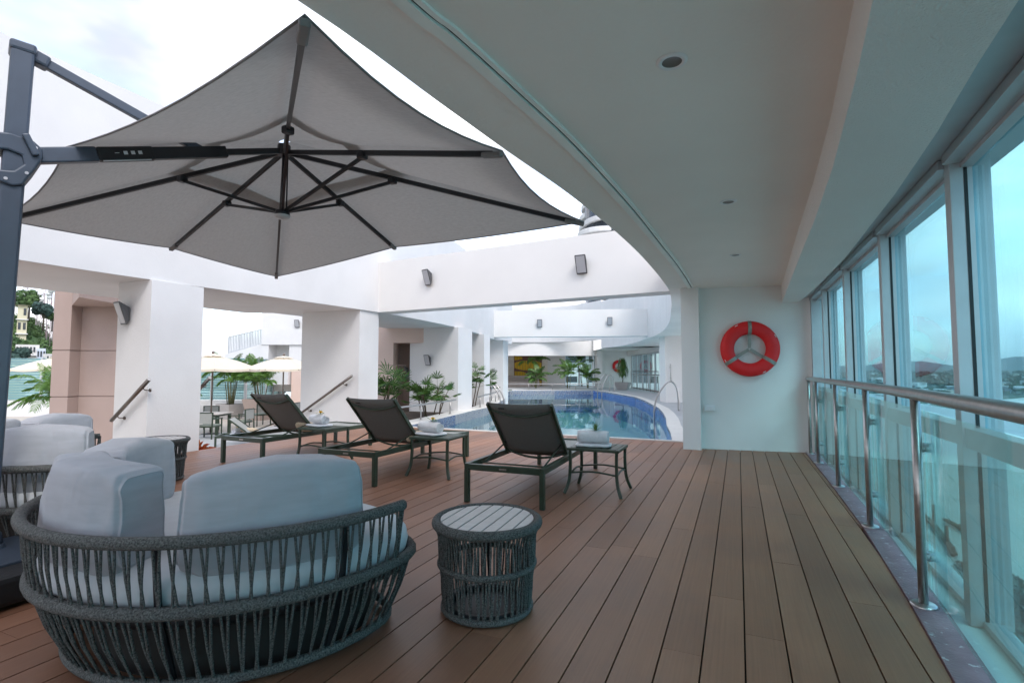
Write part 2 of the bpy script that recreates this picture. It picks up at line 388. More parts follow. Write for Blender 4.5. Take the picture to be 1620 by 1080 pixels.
strip2(mb, ys, lambda y: crv(RAIL, y)-.016, lambda y: crv(RAIL, y)+.125, -.2, .010)
struct('kerb_strip', mb, mKerb)
mb = MB(); strip2(mb, ys, lambda y: crv(RAIL, y)+.127, lambda y: crv(RAIL, y)+.34, -.3, -.004)
struct('window_ledge', mb, M('ledge_paint', (.62, .70, .70), .5, var=.05, bump=.1))

# pool deck with the pool basin
PR = [(9.12, -1.05), (10.3, -1.22), (11.55, -1.44), (13.2, -1.66), (14.9, -1.95), (16.6, -2.3), (18.25, -2.75), (20.6, -3.4), (23.0, -4.2), (26.3, -5.85), (28.2, -6.9), (29.1, -7.6)]
PL = [(9.12, -6.47), (10.95, -6.72), (13.3, -7.14), (14.6, -7.3), (16.5, -7.85), (18.5, -8.55), (21, -9.5), (23.4, -10.6), (25.4, -11.5), (27.0, -12.05), (28.0, -10.2), (29.1, -7.7)]
pys = sorted(set([y for y, _ in PR]+[y for y, _ in PL]+[9.5+k*.8 for k in range(24)]))
xr = lambda y: crv(PR, y); xl = lambda y: crv(PL, y)
mb = MB()
for a, b in zip(pys, pys[1:]):
    mb.quad((xr(a)+.3, a, 0), (6, a, 0), (6, b, 0), (xr(b)+.3, b, 0)); mb.quad((-16, a, -0.9), (xl(a)-.3, a, -0.9), (xl(b)-.3, b, -0.9), (-16, b, -0.9))
mb.quad((-22, 29.1, 0), (6, 29.1, 0), (6, 48, 0), (-22, 48, 0))
struct('pool_deck', mb, mPave)
mb = MB()
nz = 0.012
for a, b in zip(pys, pys[1:]):
    for f, sgn in ((xr, 1), (xl, -1)):
        w_ = .3 if sgn > 0 else .55
        P = [(f(a), a), (f(a)+sgn*w_, a), (f(b)+sgn*w_, b), (f(b), b)]
        mb.prism(P if sgn > 0 else P[::-1], -.95 if sgn < 0 else -.06, nz)
mb.box((-7.4, 9.03, -.2), (-.75, 9.118, nz+.002))
struct('pool_coping', mb, mCope)
mb = MB(); out = [(xr(y), y) for y in pys]+[(xl(y), y) for y in pys[::-1]]
n = len(out)
for i in range(n):
    a, b = out[i], out[(i+1) % n]
    mb.quad((*a, -.06 if False else nz-.004), (*b, nz-.004), (*b, -1.3), (*a, -1.3))
struct('pool_wall', mb, mTile)
mb = MB()
for a, b in zip(pys, pys[1:]): mb.quad((xl(a), a, -1.25), (xr(a), a, -1.25), (xr(b), b, -1.25), (xl(b), b, -1.25))
struct('pool_floor', mb, mFloorT)
mb = MB()
for a, b in zip(pys, pys[1:]): mb.quad((xl(a)+.001, a, -.24), (xr(a)-.001, a, -.24), (xr(b)-.001, b, -.24), (xl(b)+.001, b, -.24))
struct('pool_water', mb, mWater)

# lower terrace on the left, stairs down to it
mb = MB().box((-40, -12, -1.15), (-9.4, 22, -.95)); mb.box((-40, 22, -1.15), (-17, 32, -.95))
struct('terrace_floor', mb, mTerr)
mb = MB()
for k in range(6): mb.box((-7.45-.33*(k+1), -12, -.95-.2), (-7.45-.33*k, 9.0, -.158*(k+1)+.0))
struct('stairs', mb, mTerr)
mb = MB()
for a, b in zip(pys, pys[1:]):
    if b < 22: mb.prism([(xl(a)-2.3, a), (xl(a)-.56, a), (xl(b)-.56, b), (xl(b)-2.3, b)], -.9, -.05)
struct('planting_bed', mb, mSoil)

# sea, hills
mSea = M('bay_water', (.40, .42, .36), .3, c2=(.50, .52, .46), vs=.02, bump=.5, bs=.35)
struct('bay_water', MB().quad((-9000, -9000, -42), (30000, -9000, -42), (30000, 30000, -42), (-9000, 30000, -42)), mSea)

# ================================================================== HOTEL BUILDING
ZC = 2.46
OV_R = [(-4.3, -2.6), (-3.0, -2.0), (-2.1, -.9), (-1.6, .2), (-1.35, 1.24), (-1.26, 2.03), (-1.19, 2.64), (-1.09, 3.4), (-1.02, 4.23), (-.98, 4.9), (-.955, 5.6), (-.945, 6.4), (-.95, 7.4), (-.98, 8.45),
        (-1.12, 10), (-1.33, 11.7), (-1.65, 14.1), (-2.15, 16.9), (-2.75, 19.3), (-3.55, 21.7), (-4.4, 24.2), (-5.5, 26.8), (-6.5, 28.4), (-7.3, 29.5)]
OV_L = [(-4.3, -2.6), (-5.6, -2.1), (-6.6, -1.1), (-7.2, 0.2), (-7.45, 1.6), (-7.53, 3.2), (-7.5, 4.5), (-7.42, 5.6), (-7.3, 7), (-7.22, 8.2), (-7.2, 9.2), (-7.3, 10.8), (-7.55, 12.7), (-7.95, 14.6), (-8.45, 16.5), (-9.05, 18.5), (-9.7, 20.7), (-10.03, 22.1), (-10.1, 22.9)]
cR = catmull([(x, y, 0) for x, y in OV_R], 5); cL = catmull([(x, y, 0) for x, y in OV_L], 5)
hotel = thing('hotel_building', 'white plastered rooftop pool wing with a curved oval roof opening, columns and deep fascia', 'building', (-4, 9, 0))
# ceiling slab pieces
mb = MB()
for a, b in zip(cR, cR[1:]):
    if a.y >= b.y-1e-5: continue
    mb.add([(a.x,a.y,ZC),(1.25,a.y,ZC),(1.25,b.y,ZC),(b.x,b.y,ZC),(a.x,a.y,ZC+.3),(1.25,a.y,ZC+.3),(1.25,b.y,ZC+.3),(b.x,b.y,ZC+.3)],
           [(0,3,2,1),(4,5,6,7)])
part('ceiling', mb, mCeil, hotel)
mb = MB()
for a, b in zip(cL, cL[1:]):
    if a.y >= b.y-1e-5: continue
    xa = -9.95 if a.y < 8 else max(-10.8, a.x-2.2)
    xb = -9.95 if b.y < 8 else max(-10.8, b.x-2.2)
    if b.y > 21: xa = xb = -11.2
    mb.add([(a.x,a.y,ZC),(xa,a.y,ZC),(xb,b.y,ZC),(b.x,b.y,ZC),(a.x,a.y,ZC+.5),(xa,a.y,ZC+.5),(xb,b.y,ZC+.5),(b.x,b.y,ZC+.5)],
           [(0,3,2,1),(4,5,6,7),(1,2,6,5)])
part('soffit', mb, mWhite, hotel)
# groove in the ceiling parallel to the opening
gp = catmull([(-1.25, -.6, 0), (-1.08, .6, 0), (-.99, 1.4, 0), (-.95, 1.6, 0), (-.89, 2.05, 0), (-.81, 2.75, 0), (-.73, 4.0, 0), (-.69, 5.1, 0), (-.65, 6.2, 0), (-.63, 7.36, 0), (-.63, 8.2, 0)], 6)
mb = MB()
mb.wallstrip([(p.x, p.y) for p in gp], ZC-.018, ZC-.001, .05)
part('drip_bead', mb, M('pale_bead', (.84, .88, .84), .6), hotel)
mb = MB(); mb.wallstrip([(p.x+.010, p.y) for p in gp], ZC-.004, ZC-.001, .010)
g0 = part('drip_groove', mb, mDark, hotel)
mb = MB(); mb.wallstrip([(p.x+.036, p.y) for p in gp], ZC-.014, ZC-.001, .022)
part('drip_lip', mb, M('pale_lip', (.84, .88, .84), .6), hotel)
# fascia round the opening
TH = .28
mb = MB()
near = [(p.x, p.y) for p in cR if p.y < 9.3]; far_ = [(p.x, p.y) for p in cR if p.y >= 9.0]
mb.wallstrip(near, ZC+.002, 2.95, -TH)
mb.wallstrip(far_, ZC+.003, 5.2, -TH)
mb.wallstrip([(p.x, p.y) for p in cL], ZC+.002, 5.0, TH)
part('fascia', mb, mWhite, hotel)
back = catmull([(-7.3, 29.5, 0), (-9.2, 31.0, 0), (-11.4, 31.4, 0), (-13.2, 30.4, 0), (-13.8, 28.2, 0), (-12.6, 25.4, 0), (-10.9, 23.8, 0), (-10.1, 22.9, 0)], 6)
mb = MB(); mb.wallstrip([(p.x, p.y) for p in back], 3.0, 5.3, -TH)
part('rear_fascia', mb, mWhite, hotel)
mb = MB(); V0 = wing(-2, 34.5)
mb.add([wing(5.3, 29.3, ZC), wing(9, 26, ZC), wing(9, 36, ZC), wing(5.3, 36, ZC)], [(0, 1, 2, 3)])
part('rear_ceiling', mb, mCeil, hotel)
# cross beams over the opening
def beam(a, b, z0, z1, th):
    m_ = MB(); d = (Vector(b)-Vector(a)); nrm = Vector((-d.y, d.x)).normalized()*th
    P = [a, b, (b[0]+nrm.x, b[1]+nrm.y), (a[0]+nrm.x, a[1]+nrm.y)]
    m_.prism(P, z0, z1); return part('cross_beam', m_, mWallN, hotel)
beam((-7.35, 9.06), (-.80, 8.46), ZC+.002, 3.56, .42)
beam((-9.85, 18.9), (-2.6, 21.2), ZC+.1, 3.66, .45)
# columns
def col(x0, y0, x1, y1, zb=-.95):
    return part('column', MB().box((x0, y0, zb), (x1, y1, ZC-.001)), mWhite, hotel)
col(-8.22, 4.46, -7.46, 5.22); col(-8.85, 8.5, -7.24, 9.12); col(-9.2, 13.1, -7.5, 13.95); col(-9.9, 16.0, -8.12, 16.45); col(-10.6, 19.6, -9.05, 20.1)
# recessed fillet of paler soffit in front of first column run
# lifebuoy wall and its pillar
part('end_wall', MB().add([(-.53, 8.40, -.1), (1.2, 8.66, -.1), (1.2, 9.1, -.1), (-.53, 9.1, -.1), (-.53, 8.40, ZC), (1.2, 8.66, ZC), (1.2, 9.1, ZC), (-.53, 9.1, ZC)],
     [(0,3,2,1),(4,5,6,7),(0,1,5,4),(1,2,6,5),(2,3,7,6),(3,0,4,7)]), mWallN, hotel)
part('pillar', MB().box((-.79, 8.24, -.1), (-.531, 9.2, ZC)), mWallN, hotel)
# dropped beam along the glass
BL = [(-6, .0), (-1, .12), (.3, .24), (1.6, .355), (2.0, .39), (2.9, .45), (3.9, .49), (5.1, .52), (7.9, .60), (8.7, .62)]
BR = [(-6, .25), (-1, .5), (.3, .62), (1.8, .72), (2.1, .74), (2.65, .79), (3.5, .84), (5.4, .90), (7.2, .89), (8.7, .84)]
yb = sorted(set([y for y, _ in BL+BR])); yb = [y for y in yb if y <= 8.7]
mb = MB(); strip2(mb, yb, lambda y: crv(BL, y), lambda y: crv(BR, y), 2.2, ZC+.002)
part('window_beam', mb, mBeamTex, hotel)
mb = MB(); strip2(mb, yb, lambda y: crv(BR, y)+.001, lambda y: 1.24, 2.262, 2.30)
part('metal_soffit', mb, mAlu, hotel)
# body of the tower below, deck-behind wall
part('tower_body', MB().box((-40, -12, -42), (1.0, 9.1, -1.3)).box((-18, 9.1, -42), (2.2, 48, -1.45)), mWhite, hotel)
# north wing: lintel, pier, rear walls
mb = MB(); wbox(mb, -3, 33.5, 2.13, 5.54, 33.9, 3.3); part('lintel', mb, mWallN, hotel)
mb = MB(); wbox(mb, 5.54, 33.35, 0, 5.88, 34.4, ZC+.02); wbox(mb, 5.3, 33.3, ZC+.02, 8.5, 34.4, 3.4)
part('pier', mb, mWallN, hotel)
mb = MB(); wbox(mb, 5.88, 34.6, 0, 8.1, 34.9, ZC)
wbox(mb, 8.1, 34.6, 2.15, 8.4, 34.9, ZC)
part('rear_wall', mb, mWallN, hotel)
mb = MB()   # wall above the rear windows, wall by the service door
wbox(mb, 7.8, 27.0, 2.18, 8.2, 34.6, ZC)
part('window_head', mb, mWallN, hotel)
mb = MB(); wbox(mb, 5.68, 19.0, 0, 8.2, 19.75, ZC); part('service_wall', mb, mWallN, hotel)
mb = MB(); wbox(mb, -3, 37.6, 0, 2.6, 37.9, 3.0); wbox(mb, -3, 33.9, 2.9, 6.5, 37.9, 3.0)
part('lounge_wall', mb, M('cream_wall', (.78, .72, .64), .7), hotel)
mb = MB(); wbox(mb, 2.6, 37.6, 0, 3.9, 37.9, 3.0); part('lounge_side_wall', mb, mWallN, hotel)
mb = MB(); wbox(mb, -3.2, 30, -.9, -3.0, 38, 3.3); part('lounge_end_wall', mb, mWallN, hotel)

# ------------------------------------------------------------------ glazed wall on the bay side
GX = [(-6, .52), (-1, .70), (0.3, .84), (1.8, 1.00), (3.2, 1.06), (4.7, 1.08), (9, 1.08)]
gx = lambda y: crv(GX, y)
ww = thing('window_wall', 'full height tinted glass wall in grey aluminium frames facing the bay', 'window', (1.05, 3, 0))
MY = [-5.55, -4.1, -2.65, -1.2, .25, 1.70, 3.17, 4.62, 6.08, 7.52]
def frame_seg(m_, y0, y1, x_, z0, z1, w):
    a = Vector((gx(y0)+x_, y0, (z0+z1)/2)); b = Vector((gx(y1)+x_, y1, (z0+z1)/2)); m_.bar(a, b, w, z1-z0)
YS = [-6]+MY+[8.58]
for y in MY:
    x = gx(y); m_ = MB(); m_.box((x-.085, y-.035, .0), (x+.075, y+.035, 2.261)); o = part('mullion', m_, mAlu, ww, bevel=.003)
    part('gasket', MB().box((x-.03, y-.0375, .0), (x-.016, y+.0375, 2.25)), mAluD, o)
m_ = MB(); x = gx(8.5); m_.box((x-.10, 8.44, 0), (x+.1, 8.56, 2.261)); part('jamb', m_, mAlu, ww)
for y0, y1 in zip(YS, YS[1:]):
    a, b = y0+.036, y1-.036
    m_ = MB(); frame_seg(m_, a, b, -.02, .83, .925, .10); o = part('transom', m_, mAlu, ww, bevel=.003)
    m_ = MB(); frame_seg(m_, a, b, -.05, 2.212, 2.258, .12); frame_seg(m_, a, b, -.01, 2.188, 2.211, .06); part('head_frame', m_, mAlu, ww)
    m_ = MB(); frame_seg(m_, a, b, .0, 0.0, .03, .07); part('sill_frame', m_, mAlu, ww)
    for z0, z1 in ((.03, .829), (.926, 2.187)):
        m_ = MB(); frame_seg(m_, a, b, .012, z0, z1, .012); part('pane', m_, mGlass, ww)

# ------------------------------------------------------------------ steel railing with glass
rl = thing('glass_railing', 'brushed steel handrail on round posts with glass infill along the glass wall', 'railing', (.85, 4, 0))
rx = lambda y: crv(RAIL, y)+.035
pts = catmull([(rx(y), y, 1.075) for y in (-5.5, -3, -1, .3, 1.8, 3.3, 4.7, 6.2, 7.6, 8.52)], 6)
part('handrail', MB().tube(pts, .031, 16), mSteel, rl)
PY = [-4.0, -2.5, -1.05, .37, 1.84, 3.28, 4.74, 6.22, 7.66, 8.47]
for y in PY:
    x = rx(y); m_ = MB(); m_.cyl((x, y, .012), .0215, 1.04, 16); o = part('post', m_, mSteel, rl)
    m_ = MB(); m_.lathe((x, y, .010), [(.0, .012), (.05, .012), (.058, .006), (.058, 0)], 24); part('base_flange', m_, mSteel, o)
    if y < 8.4:
        for z in (.25, .80):
            m_ = MB(); m_.tube([(x+.006, y+.02, z), (x+.03, y+.033, z)], .026, 12); m_.tube([(x+.03, y+.036, z-.02), (x+.03, y+.036, z+.02)], .03, 12); part('glass_clamp', m_, mSteel, o)
for y0, y1 in zip(PY, PY[1:]):
    m_ = MB(); m_.bar((rx(y0)+.045, y0+.03, .53), (rx(y1)+.045, y1-.0, .53), .010, .92); part('glass_panel', m_, mGlassR, rl)

# ------------------------------------------------------------------ recessed ceiling lights
def downlight(x, y, label):
    r_ = thing('ceiling_downlight', label, 'ceiling light', (x, y, ZC), 'recessed downlights in the walkway ceiling')
    m_ = MB(); m_.lathe((x, y, ZC), [(.040, .0), (.040, -.006), (.058, -.006), (.062, -.001)], 32); part('trim_ring', m_, mPlast, r_)
    m_ = MB(); m_.lathe((x, y, ZC), [(.040, -.004), (.032, -.0015), (.0, -.0015)], 32); part('lamp_lens', m_, M('dim_lens', (.16, .16, .15), .3), r_)
    return r_
downlight(-.22, 2.12, 'round recessed downlight nearest the camera in the walkway ceiling')
downlight(-.04, 4.11, 'round recessed downlight, middle one of the three in the walkway ceiling')
downlight(0.0, 6.07, 'round recessed downlight closest to the lifebuoy wall')

# ------------------------------------------------------------------ wall flood lamps
def floodlamp():
    r_ = thing('wall_lamp', 'lamp', 'wall lamp', (0, 0, 0), 'grey wedge shaped wall lamps')
    # mounted on a wall facing -Y (back at y=0)
    V = []
    for (w, z0, z1, y, ys) in ((.07, -.09, .09, 0, 0), (.105, -.165, .165, -.10, .055)):
        V += [(-w, y+ys, z0), (w, y+ys, z0), (w, y-ys, z1), (-w, y-ys, z1)]
    m_ = MB(); m_.add(V, [(0, 1, 2, 3), (7, 6, 5, 4), (0, 4, 5, 1), (1, 5, 6, 2), (2, 6, 7, 3), (3, 7, 4, 0)])
    part('lamp_body', m_, mLampG, r_, bevel=.014, seg=3) if False else part('lamp_body', m_, mLampG, r_, bevel=.014)
    def P(x, z):  # point on the tilted front
        t_ = (z+.165)/.33; return (x, lerp(-.045, -.155, t_)-.004, z)
    m_ = MB(); m_.add([P(-.082, -.138), P(.082, -.138), P(.082, .138), P(-.082, .138)], [(0, 1, 2, 3)])
    part('lens', m_, mLampL, r_); return r_
fl = floodlamp(); first = [True]
def lamp(loc, rz, label, s=1):
    if first[0]:
        first[0] = False; fl.location = loc; fl.rotation_euler = (0, 0, rz); fl['label'] = label; fl.scale = (s,)*3; return
    dup(fl, loc, rz, label, scale=s)
b1a = math.atan2(-.6, 6.55)
lamp((-5.77, 8.90, 3.09), b1a-R(14), 'grey wedge wall lamp on the left half of the nearer white cross beam')
lamp((-2.44, 8.60, 3.02), b1a, 'grey wedge wall lamp on the right half of the nearer white cross beam')
lamp((-7.97, 4.455, 2.0), R(-8), 'grey wedge wall lamp high on the first white column, above a sloping handrail', 1.0)
lamp((-8.5, 13.09, 1.49), R(-6), 'grey wedge wall lamp on the white column behind the fan palms')
b2a = math.atan2(2.3, 7.25)
lamp((-7.42, 19.65, 3.10), b2a, 'grey wedge wall lamp on the left half of the farther cross beam')
lamp((-4.72, 20.50, 3.16), b2a, 'grey wedge wall lamp on the right half of the farther cross beam')
lamp((-9.6, 15.99, 1.5), R(-20), 'grey wall lamp at the edge of the fourth white column', .9)

# ------------------------------------------------------------------ lifebuoys
def lifebuoy():
    r_ = thing('lifebuoy', 'lb', 'lifebuoy', (0, 0, 0), 'red lifebuoys on the walls')
    ring = [Vector((.315*cos(2*pi*k/56), -.075, .315*sin(2*pi*k/56))) for k in range(56)]
    V = []
    for k in range(56):
        a = 2*pi*k/56; dr = Vector((cos(a), 0, sin(a)))
        for j in range(18):
            b = 2*pi*j/18; V.append(dr*(.315+.098*cos(b)*(1 if True else 1))+Vector((0, -.068+.058*sin(b), 0)))
    F = [(k*18+j, k*18+(j+1) % 18, ((k+1) % 56)*18+(j+1) % 18, ((k+1) % 56)*18+j) for k in range(56) for j in range(18)]
    part('ring', MB().add(V, F, True), mRed, r_)
    # Y bracket of metal straps
    for ang in (90, 214, 326):
        a = R(ang); d = Vector((cos(a), 0, sin(a)))
        m_ = MB(); m_.bar(d*.012+Vector((0, -.045, 0)), d*.225+Vector((0, -.045, 0)), .044, .006, (0, -1, 0)) ; part('bracket_arm', m_, mStrap, r_)
        side = Vector((-sin(a), 0, cos(a)))*.026; P = []
        for j in range(15):
            b = pi+.2-(pi+.4)*j/14+0; rr = .315-.103*cos(b)*-1*-1; rr = .315+.104*cos(b); yy = -.068-.064*sin(b)
            c = d*rr+Vector((0, yy, 0)); P.append((c-side, c+side))
        m_ = MB()
        m_.add([q for pr in P for q in pr], [(2*i, 2*i+1, 2*i+3, 2*i+2) for i in range(14)], True); part('strap', m_, mStrap, r_)
    m_ = MB(); m_.cbox((0, -.052, .075), (.05, .012, .045)); part('catch', m_, mStrap, r_, bevel=.003)
    for ang in (28, 118, 208, 298):
        a = R(ang); m_ = MB(); c = Vector((cos(a)*.39, -.10, sin(a)*.39)); t_ = Vector((-sin(a), 0, cos(a)))
        m_.tube([c-t_*.022, c-t_*.011+Vector((0, -.014, 0)), c+t_*.011+Vector((0, -.014, 0)), c+t_*.022], .005, 6); part('rope_eyelet', m_, mPlast, r_)
    return r_
lb = lifebuoy(); lb.location = (.155, 8.497, 1.515); lb.rotation_euler = (0, 0, math.atan2(.26, 1.73))
lb['label'] = 'large red lifebuoy on a metal bracket on the white wall beside the glass wall'
q = wing(7.18, 34.59, 1.45); dup(lb, q, R(23.8), 'small far red lifebuoy on the wall behind the pool, partly behind a hanging plant')

# power socket
sk = thing('wall_socket', 'white plastic socket box low on the white wall under the lifebuoy', 'socket', (-.41, 8.41, .62))
m_ = MB(); m_.cbox((-.41, 8.392, .62), (.15, .05, .085), .15); part('box', m_, mPlast, sk, bevel=.005)
m_ = MB(); m_.cbox((-.375, 8.366, .62), (.05, .008, .05), .15); part('cover', m_, mPlast, sk, bevel=.002)

# ------------------------------------------------------------------ sloping handrails at the stairs
def stair_rail(p, q, label, wy):
    r_ = thing('stair_handrail', label, 'handrail', p, 'dark steel stair handrails')
    p = Vector(p); q = Vector(q)
    part('rail', MB().tube([p, q], .026, 16), mSteelD, r_)
    m_ = MB(); d = (p-q).normalized(); m_.tube([p+d*.0005, p+d*.004], .0262, 16); part('end_cap', m_, mSteel, r_)
    for t_ in (.16, .84):
        c = p.lerp(q, t_); m_ = MB(); m_.tube(catmull([c, c+Vector((0, .02, -.05)), c+Vector((0, wy-c.y-.012, -.06))], 4), .007, 8)
        m_.tube([(c.x, wy-.012, c.z-.06), (c.x, wy-.001, c.z-.06)], .025, 12); part('bracket', m_, mSteelD, r_)
stair_rail((-7.27, 4.36, 1.075), (-8.08, 4.36, .49), 'dark sloping handrail on the side of the first white column behind the sofas', 4.46)
stair_rail((-7.33, 8.40, 1.08), (-8.76, 8.40, .24), 'dark sloping handrail on the second white column behind the loungers', 8.5)
stair_rail((-7.40, 5.32, 1.08), (-8.1, 5.32, .55), 'dark handrail end peeking out from behind the first white column', 5.22)

# ------------------------------------------------------------------ low steel rails by the pool
def low_rail(path, posts, label, h=.37):
    r_ = thing('low_rail', label, 'railing', (*path[0], 0), 'low steel rails around the pool')
    c = catmull([(x, y, h) for x, y in path], 6); part('rail', MB().tube(c, .022, 12), mSteel, r_)
    for x, y in posts:
        m_ = MB(); m_.cyl((x, y, 0), .019, h, 12); m_.lathe((x, y, .012), [(0, .008), (.045, .008), (.05, 0)], 16); part('post', m_, mSteel, r_)
low_rail([(-6.72, 8.6), (-6.86, 9.3), (-6.97, 10.4), (-7.17, 12.1), (-7.22, 12.5)], [(-6.97, 10.4), (-7.17, 12.1), (-6.80, 9.0)], 'low brushed steel rail in front of the fan palms nearest the loungers')
low_rail([(-7.42, 14.15), (-7.7, 15.2), (-8.1, 16.6), (-8.6, 18.1), (-8.9, 18.9)], [(-7.55, 14.6), (-7.95, 16.1), (-8.35, 17.4), (-8.75, 18.5)], 'low curved steel rail beside the two far slender fan palms')
pA = [wing(lat, 30.6) for lat in (-.4, 1.0, 2.4, 3.8, 5.3)]
low_rail([(p_.x, p_.y) for p_ in pA], [(p_.x, p_.y) for p_ in pA], 'long low steel rail along the far edge of the pool')

# ------------------------------------------------------------------ pool ladders
def ladder(base, dirn, side, label, s=1.):
    r_ = thing('pool_ladder', label, 'pool ladder', base, 'curved steel pool ladders')
    b = Vector(base); d = Vector((*dirn, 0)).normalized(); sd_ = Vector((-d.y, d.x, 0))
    for sgn in (-1, 1):
        c = catmull([b+sd_*sgn*.24*s+d*u+Vector((0, 0, z)) for u, z in ((-.55*s, 0), (-.55*s, .35*s), (-.50*s, .68*s), (-.36*s, .84*s), (-.2*s, .78*s), (.02*s, .45*s), (.13*s, 0.1), (.15*s, -.35), (.15*s, -1.0))], 5)
        part('grab_rail', MB().tube(c, .024, 12), mSteel, r_)
    for z in (-.45, -.75): part('rung', MB().tube([b+d*.15*s-sd_*.24*s+Vector((0, 0, z)), b+d*.15*s+sd_*.24*s+Vector((0, 0, z))], .02, 8), mSteel, r_)
ladder((-2.19, 15.9, 0.01), (-1, -.12), 0, 'tall curved steel pool ladder on the right edge of the pool', 1.0)
ladder((-6.95, 28.2, 0.01), (-.75, -.66), 0, 'far curved steel pool ladder in front of the hanging plant', 1.1)
ladder((-7.95, 16.9, 0.01), (1, .1), 0, 'short steel pool ladder rising behind the front lounger backrest', .75)
# door handle on the service wall
hd = thing('door_handle', 'vertical steel pull bar on the white wall right of the pool', 'handle', wing(5.82, 18.95, .95))
m_ = MB(); m_.tube([wing(5.86, 18.93, .78), wing(5.86, 18.93, 1.42)], .014, 10); part('bar', m_, mSteel, hd)
for z in (.9, 1.3): part('mount', MB().tube([wing(5.86, 18.999, z), wing(5.86, 18.93, z)], .02, 8), mSteel, hd)

# ------------------------------------------------------------------ rear windows and rails
def win_set(a0, b0, a1, b1, z0, z1, nv, label):
    r_ = thing('rear_window', label, 'window', wing(a0, b0, z0), 'tinted windows behind the pool')
    P = [Vector((lerp(a0, a1, k/nv), lerp(b0, b1, k/nv), 0)) for k in range(nv+1)]
    for p_ in P: part('mullion', MB().bar(wing(p_.x, p_.y, z0), wing(p_.x, p_.y, z1), .10, .10, (0, 1, 0)), mAlu, r_)
    for z in (z0+.04, lerp(z0, z1, .42), z1-.04):
        part('rail', MB().bar(wing(a0, b0, z), wing(a1, b1, z), .07, .07), mAlu, r_)
    m_ = MB(); m_.quad(wing(a0, b0, z0), wing(a1, b1, z0), wing(a1, b1, z1), wing(a0, b0, z1)); part('pane', m_, mGlassC, r_)
win_set(3.9, 37.7, 7.0, 37.7, 0, 2.9, 3, 'tinted window wall seen under the lintel behind the potted palms')
win_set(8.1, 34.6, 7.95, 27.0, 0, 2.18, 5, 'tinted window bay right of the far lifebuoy')
r_ = thing('balcony_rail', 'dark vertical bar railing in front of the window right of the far lifebuoy', 'railing', wing(7.7, 30, 0))
for z in (1.12, .08): part('rail', MB().tube([wing(7.75, 33.4, z), wing(7.55, 26.5, z)], .022, 8), mSteelD, r_)
for k in range(9):
    t_ = k/8; part('post', MB().tube([wing(lerp(7.75, 7.55, t_), lerp(33.4, 26.5, t_), 0), wing(lerp(7.75, 7.55, t_), lerp(33.4, 26.5, t_), 1.12)], .012, 6), mSteelD, r_)

# slatted artwork in the lounge (generic yellow leaf shapes on brown battens)
art = thing('slatted_wall_panel', 'tall brown batten panel painted with yellow leaf shapes at the far end', 'artwork', wing(1.1, 37.5, 0))
mBr = M('brown_batten', (.20, .09, .07), .6); mYe = M('yellow_batten', (.80, .50, .015), .5)
def yellow(u, z):  # u 0..1 z 0..2.4
    for (cx, cz, w_, h_) in ((.5, 1.52, .56, .36), (.12, .86, .34, .24), (.30, .18, .5, .22), (.85, .22, .35, .2), (.02, 2.05, .3, .14)):
        if abs(u-cx)/w_ + 0 < 1 and abs(z-cz) < h_*math.sqrt(max(0, 1-((u-cx)/w_)**2)): return True
    return False
NB = 17; ma, mby = MB(), MB()
for k in range(NB):
    u = (k+.5)/NB; a = .18+u*1.98; z = .1; cur = yellow(u, z); st = z
    while z < 2.2:
        z += .02; c_ = yellow(u, z)
        if c_ != cur or z >= 2.2:
            wbox(mby if cur else ma, a-.045, 37.46, st, a+.045, 37.55, z); st = z; cur = c_
wbox(ma, .15, 37.551, .08, 2.2, 37.59, 2.24)
part('brown_battens', ma, mBr, art); part('yellow_battens', mby, mYe, art)
m_ = MB(); wbox(m_, -.4, 35.6, 0, 1.9, 36.3, .42); wbox(m_, -.4, 36.3, 0, 1.9, 36.6, .8)
solo('lounge_bench', m_, M('taupe_bench', (.36, .31, .28), .8), 'low taupe bench under the yellow slatted panel', 'bench', wing(.7, 36, 0), bevel=.03)

# ================================================================== CANTILEVER PARASOL
AP = Vector((-3.32, 2.96, 2.985)); RZ = 2.38
cor = {'N': Vector((-1.32, 1.25, RZ)), 'R': Vector((-1.12, 3.99, RZ)), 'F': Vector((-5.42, 4.76, RZ)), 'L': Vector((-5.36, 2.03, RZ))}
def midp(a, b, z=2.455): v = (cor[a]+cor[b])/2; v.z = z; return v
tips = [cor['N'], midp('N', 'R', 2.44), cor['R'], midp('R', 'F', 2.47), cor['F'], midp('F', 'L', 2.45), cor['L'], Vector((-3.90, 1.78, 2.60))]
cp = thing('cantilever_parasol', 'large grey cantilever parasol open over the sofas, dark mast at the left', 'parasol', (-3.82, 1.55, 0))
def canopy_pt(k, s_, t_, lift=0, top=AP):
    a, b = tips[k], tips[(k+1) % 8]; e = a.lerp(b, s_); sag = 4*s_*(1-s_)
    e = e.lerp(Vector((AP.x, AP.y, e.z)), .035*sag)
    p_ = Vector(top).lerp(e, t_); p_.z += lift-.045*sag*t_*(1-.35*t_)+.02*sin(pi*t_); return p_
m_ = MB()
for k in range(8): m_.grid(lambda u, v, k=k: canopy_pt(k, u, .34+.66*v, .022), 10, 16)
part('canopy', m_, mCloth, cp)
m_ = MB()
for k in range(8): m_.grid(lambda u, v, k=k: canopy_pt(k, u, .02+.40*v, .055+.012*(1-v)), 8, 6)
part('vent_canopy', m_, mCloth, cp)
mHem = M('hem_tape', (.20, .20, .20), .8)
m_ = MB(); loop = []
for k in range(8): loop += [canopy_pt(k, j/8, 1., .022) for j in range(8)]
m_.tube(loop, .006, 5, closed=True); part('hem', m_, mHem, cp)
hubL = Vector((AP.x, AP.y, 2.46))
